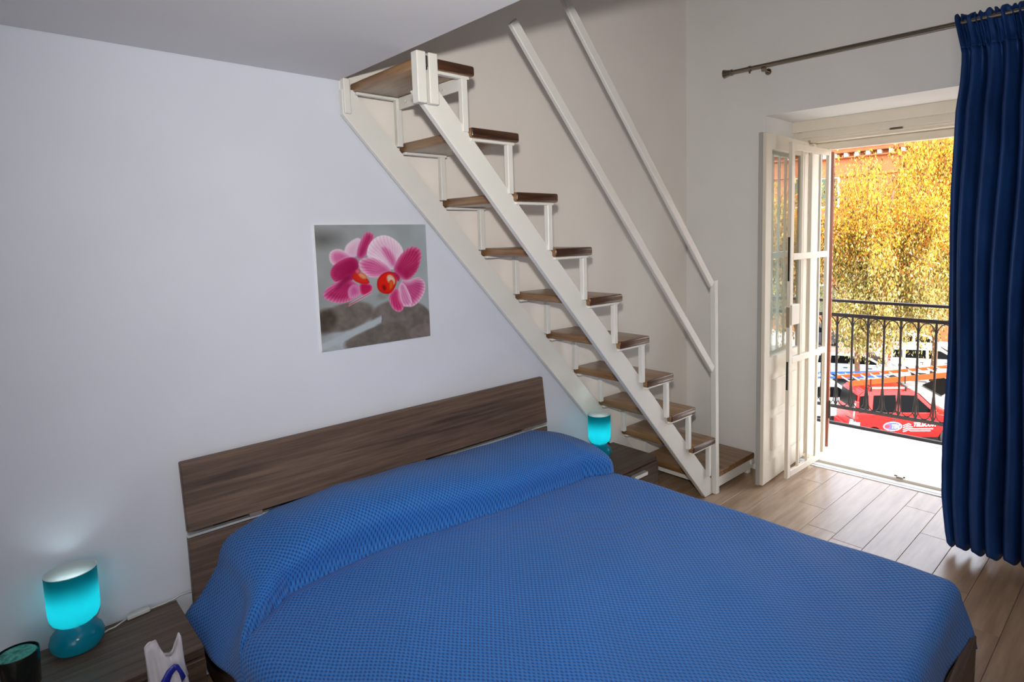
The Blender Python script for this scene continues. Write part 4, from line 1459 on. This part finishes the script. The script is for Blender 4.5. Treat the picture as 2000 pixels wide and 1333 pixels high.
def leaf_cloud(centers, n, size, pal, droop, zlo_pal=None):
    """leaf quads: centers (m,3) array of sprig points"""
    k = rng.integers(0, len(centers), n)
    p = centers[k] + rng.normal(0, 0.10, (n, 3))
    d = rng.normal(0, 1, (n, 3)); d[:, 2] -= droop
    d /= np.linalg.norm(d, axis=1)[:, None]
    r = rng.normal(0, 1, (n, 3))
    sx = np.cross(d, r); sx /= np.linalg.norm(sx, axis=1)[:, None]
    ln = size * rng.uniform(0.6, 1.4, n)[:, None]
    wd = ln * rng.uniform(0.10, 0.28, n)[:, None]
    a, b_, c, e = p, p + d * ln * 0.5 + sx * wd, p + d * ln, p + d * ln * 0.5 - sx * wd
    vts = np.stack([a, b_, c, e], 1).reshape(-1, 3)
    fcs = np.arange(n * 4).reshape(n, 4)
    pi = rng.integers(0, len(pal), n)
    col = np.array(pal)[pi]
    if zlo_pal is not None:
        zz = (p[:, 2] - zlo_pal[1]) / (zlo_pal[2] - zlo_pal[1]) + rng.normal(0, 0.22, n)
        low = zz < 0.5
        col[low] = np.array(zlo_pal[0])[rng.integers(0, len(zlo_pal[0]), low.sum())]
    col = col * rng.uniform(0.75, 1.15, (n, 1))
    col = np.repeat(col, 4, 0)
    return vts, fcs, np.clip(col, 0, 1)


def lin(*c):
    return [tuple(0.60 * v for v in srgb(*x)[:3]) for x in c]


YEL = lin((250, 206, 50), (250, 190, 46), (240, 150, 52), (250, 222, 100), (206, 168, 50), (222, 122, 52), (178, 176, 64), (120, 84, 40))
OLV = lin((228, 204, 112), (210, 190, 100), (240, 222, 156), (168, 160, 78), (222, 170, 88), (190, 190, 92), (246, 230, 182), (120, 100, 54))


def tree(label, base, trunk_h, crown, rad, nb, nleaf, size, hang=0.0, trunk_r=0.16, seed=1, zsplit=(-1.0, 2.0), lean=(0, 0)):
    r = np.random.default_rng(seed)
    t = thing('street_tree', label, 'tree', base, 'trees in the street')
    bx, by, bz = base
    cx, cy, cz = crown
    top = Vector((bx + lean[0], by + lean[1], bz + trunk_h))
    mid = Vector((bx, by, bz)).lerp(top, 0.5) + Vector((0.06, -0.04, 0))
    obj('trunk', MB().tube([(bx, by, bz), tuple(mid), tuple(top), ((top.x + cx) / 2, (top.y + cy) / 2, (top.z + cz) / 2 + 0.4), (cx, cy, cz + rad[2] * 0.5)], [trunk_r * 1.25, trunk_r, trunk_r * 0.85, trunk_r * 0.6, 0.04], 12), M_BARK, t, smooth=True)
    cent = []
    for i in range(nb):
        v = r.normal(0, 1, 3)
        v /= np.linalg.norm(v)
        q = v * r.uniform(0.35, 1.0) ** 0.6
        e = Vector((cx + q[0] * rad[0], cy + q[1] * rad[1], cz + q[2] * rad[2]))
        s = top.lerp(Vector((cx, cy, cz)), r.uniform(0.1, 0.9))
        m1 = s.lerp(e, 0.5) + Vector((0, 0, 0.35))
        obj('branch', MB().tube([tuple(s), tuple(m1), tuple(e)], [0.05, 0.032, 0.012], 5), M_BARK, t)
        for k in range(16):
            f = 0.25 + 0.75 * k / 15
            pt = (s.lerp(m1, f * 2) if f < 0.5 else m1.lerp(e, f * 2 - 1))
            for _ in range(3):
                off = r.normal(0, 0.30, 3)
                c0 = np.array(pt) + off
                cent.append(c0)
                hh = hang * r.uniform(0.2, 1.0)
                if hh > 0:
                    for j in range(1, 7):
                        cent.append(c0 + np.array([0.05 * math.sin(j), 0.05 * math.cos(j * 1.3), -hh * j / 6]))
    vts, fcs, col = leaf_cloud(np.array(cent), nleaf, size, YEL, 0.6 + hang, (OLV, zsplit[0], zsplit[1]))
    vts = vts - np.array(base)
    mf = fast_mesh('foliage', vts, fcs, col)
    mf.materials.append(M_LEAF)
    f = link('foliage', mf, t)
    f['kind'] = 'stuff'
    return t


tree('tree with yellow autumn crown and brown trunk between the red and silver cars', (21.3, 6.35, G), 2.6, (21.8, 5.3, 1.3), (3.0, 3.9, 3.8), 75, 120000, 0.115, 1.7, 0.10, 3, (-1.8, 3.0))
tree('tree with drooping olive branches behind, right of the trunk', (27.0, 5.0, G), 2.8, (26.2, 4.9, 2.5), (3.2, 3.6, 4.8), 80, 110000, 0.13, 2.2, 0.12, 5, (-1.0, 3.6))
tree('tree with golden crown farthest back near the orange building', (33.5, 6.6, G), 3.2, (33.2, 6.2, 3.2), (3.6, 4.4, 5.2), 70, 50000, 0.17, 0.8, 0.18, 8, (-2.0, 3.0))
tree('tree with dense golden crown right of the doorway, hidden by the curtain from inside', (20.5, -9.5, G), 2.8, (20.5, -9.5, 0.8), (3.2, 4.6, 4.2), 60, 40000, 0.15, 1.0, 0.16, 11, (-2.2, 2.4))
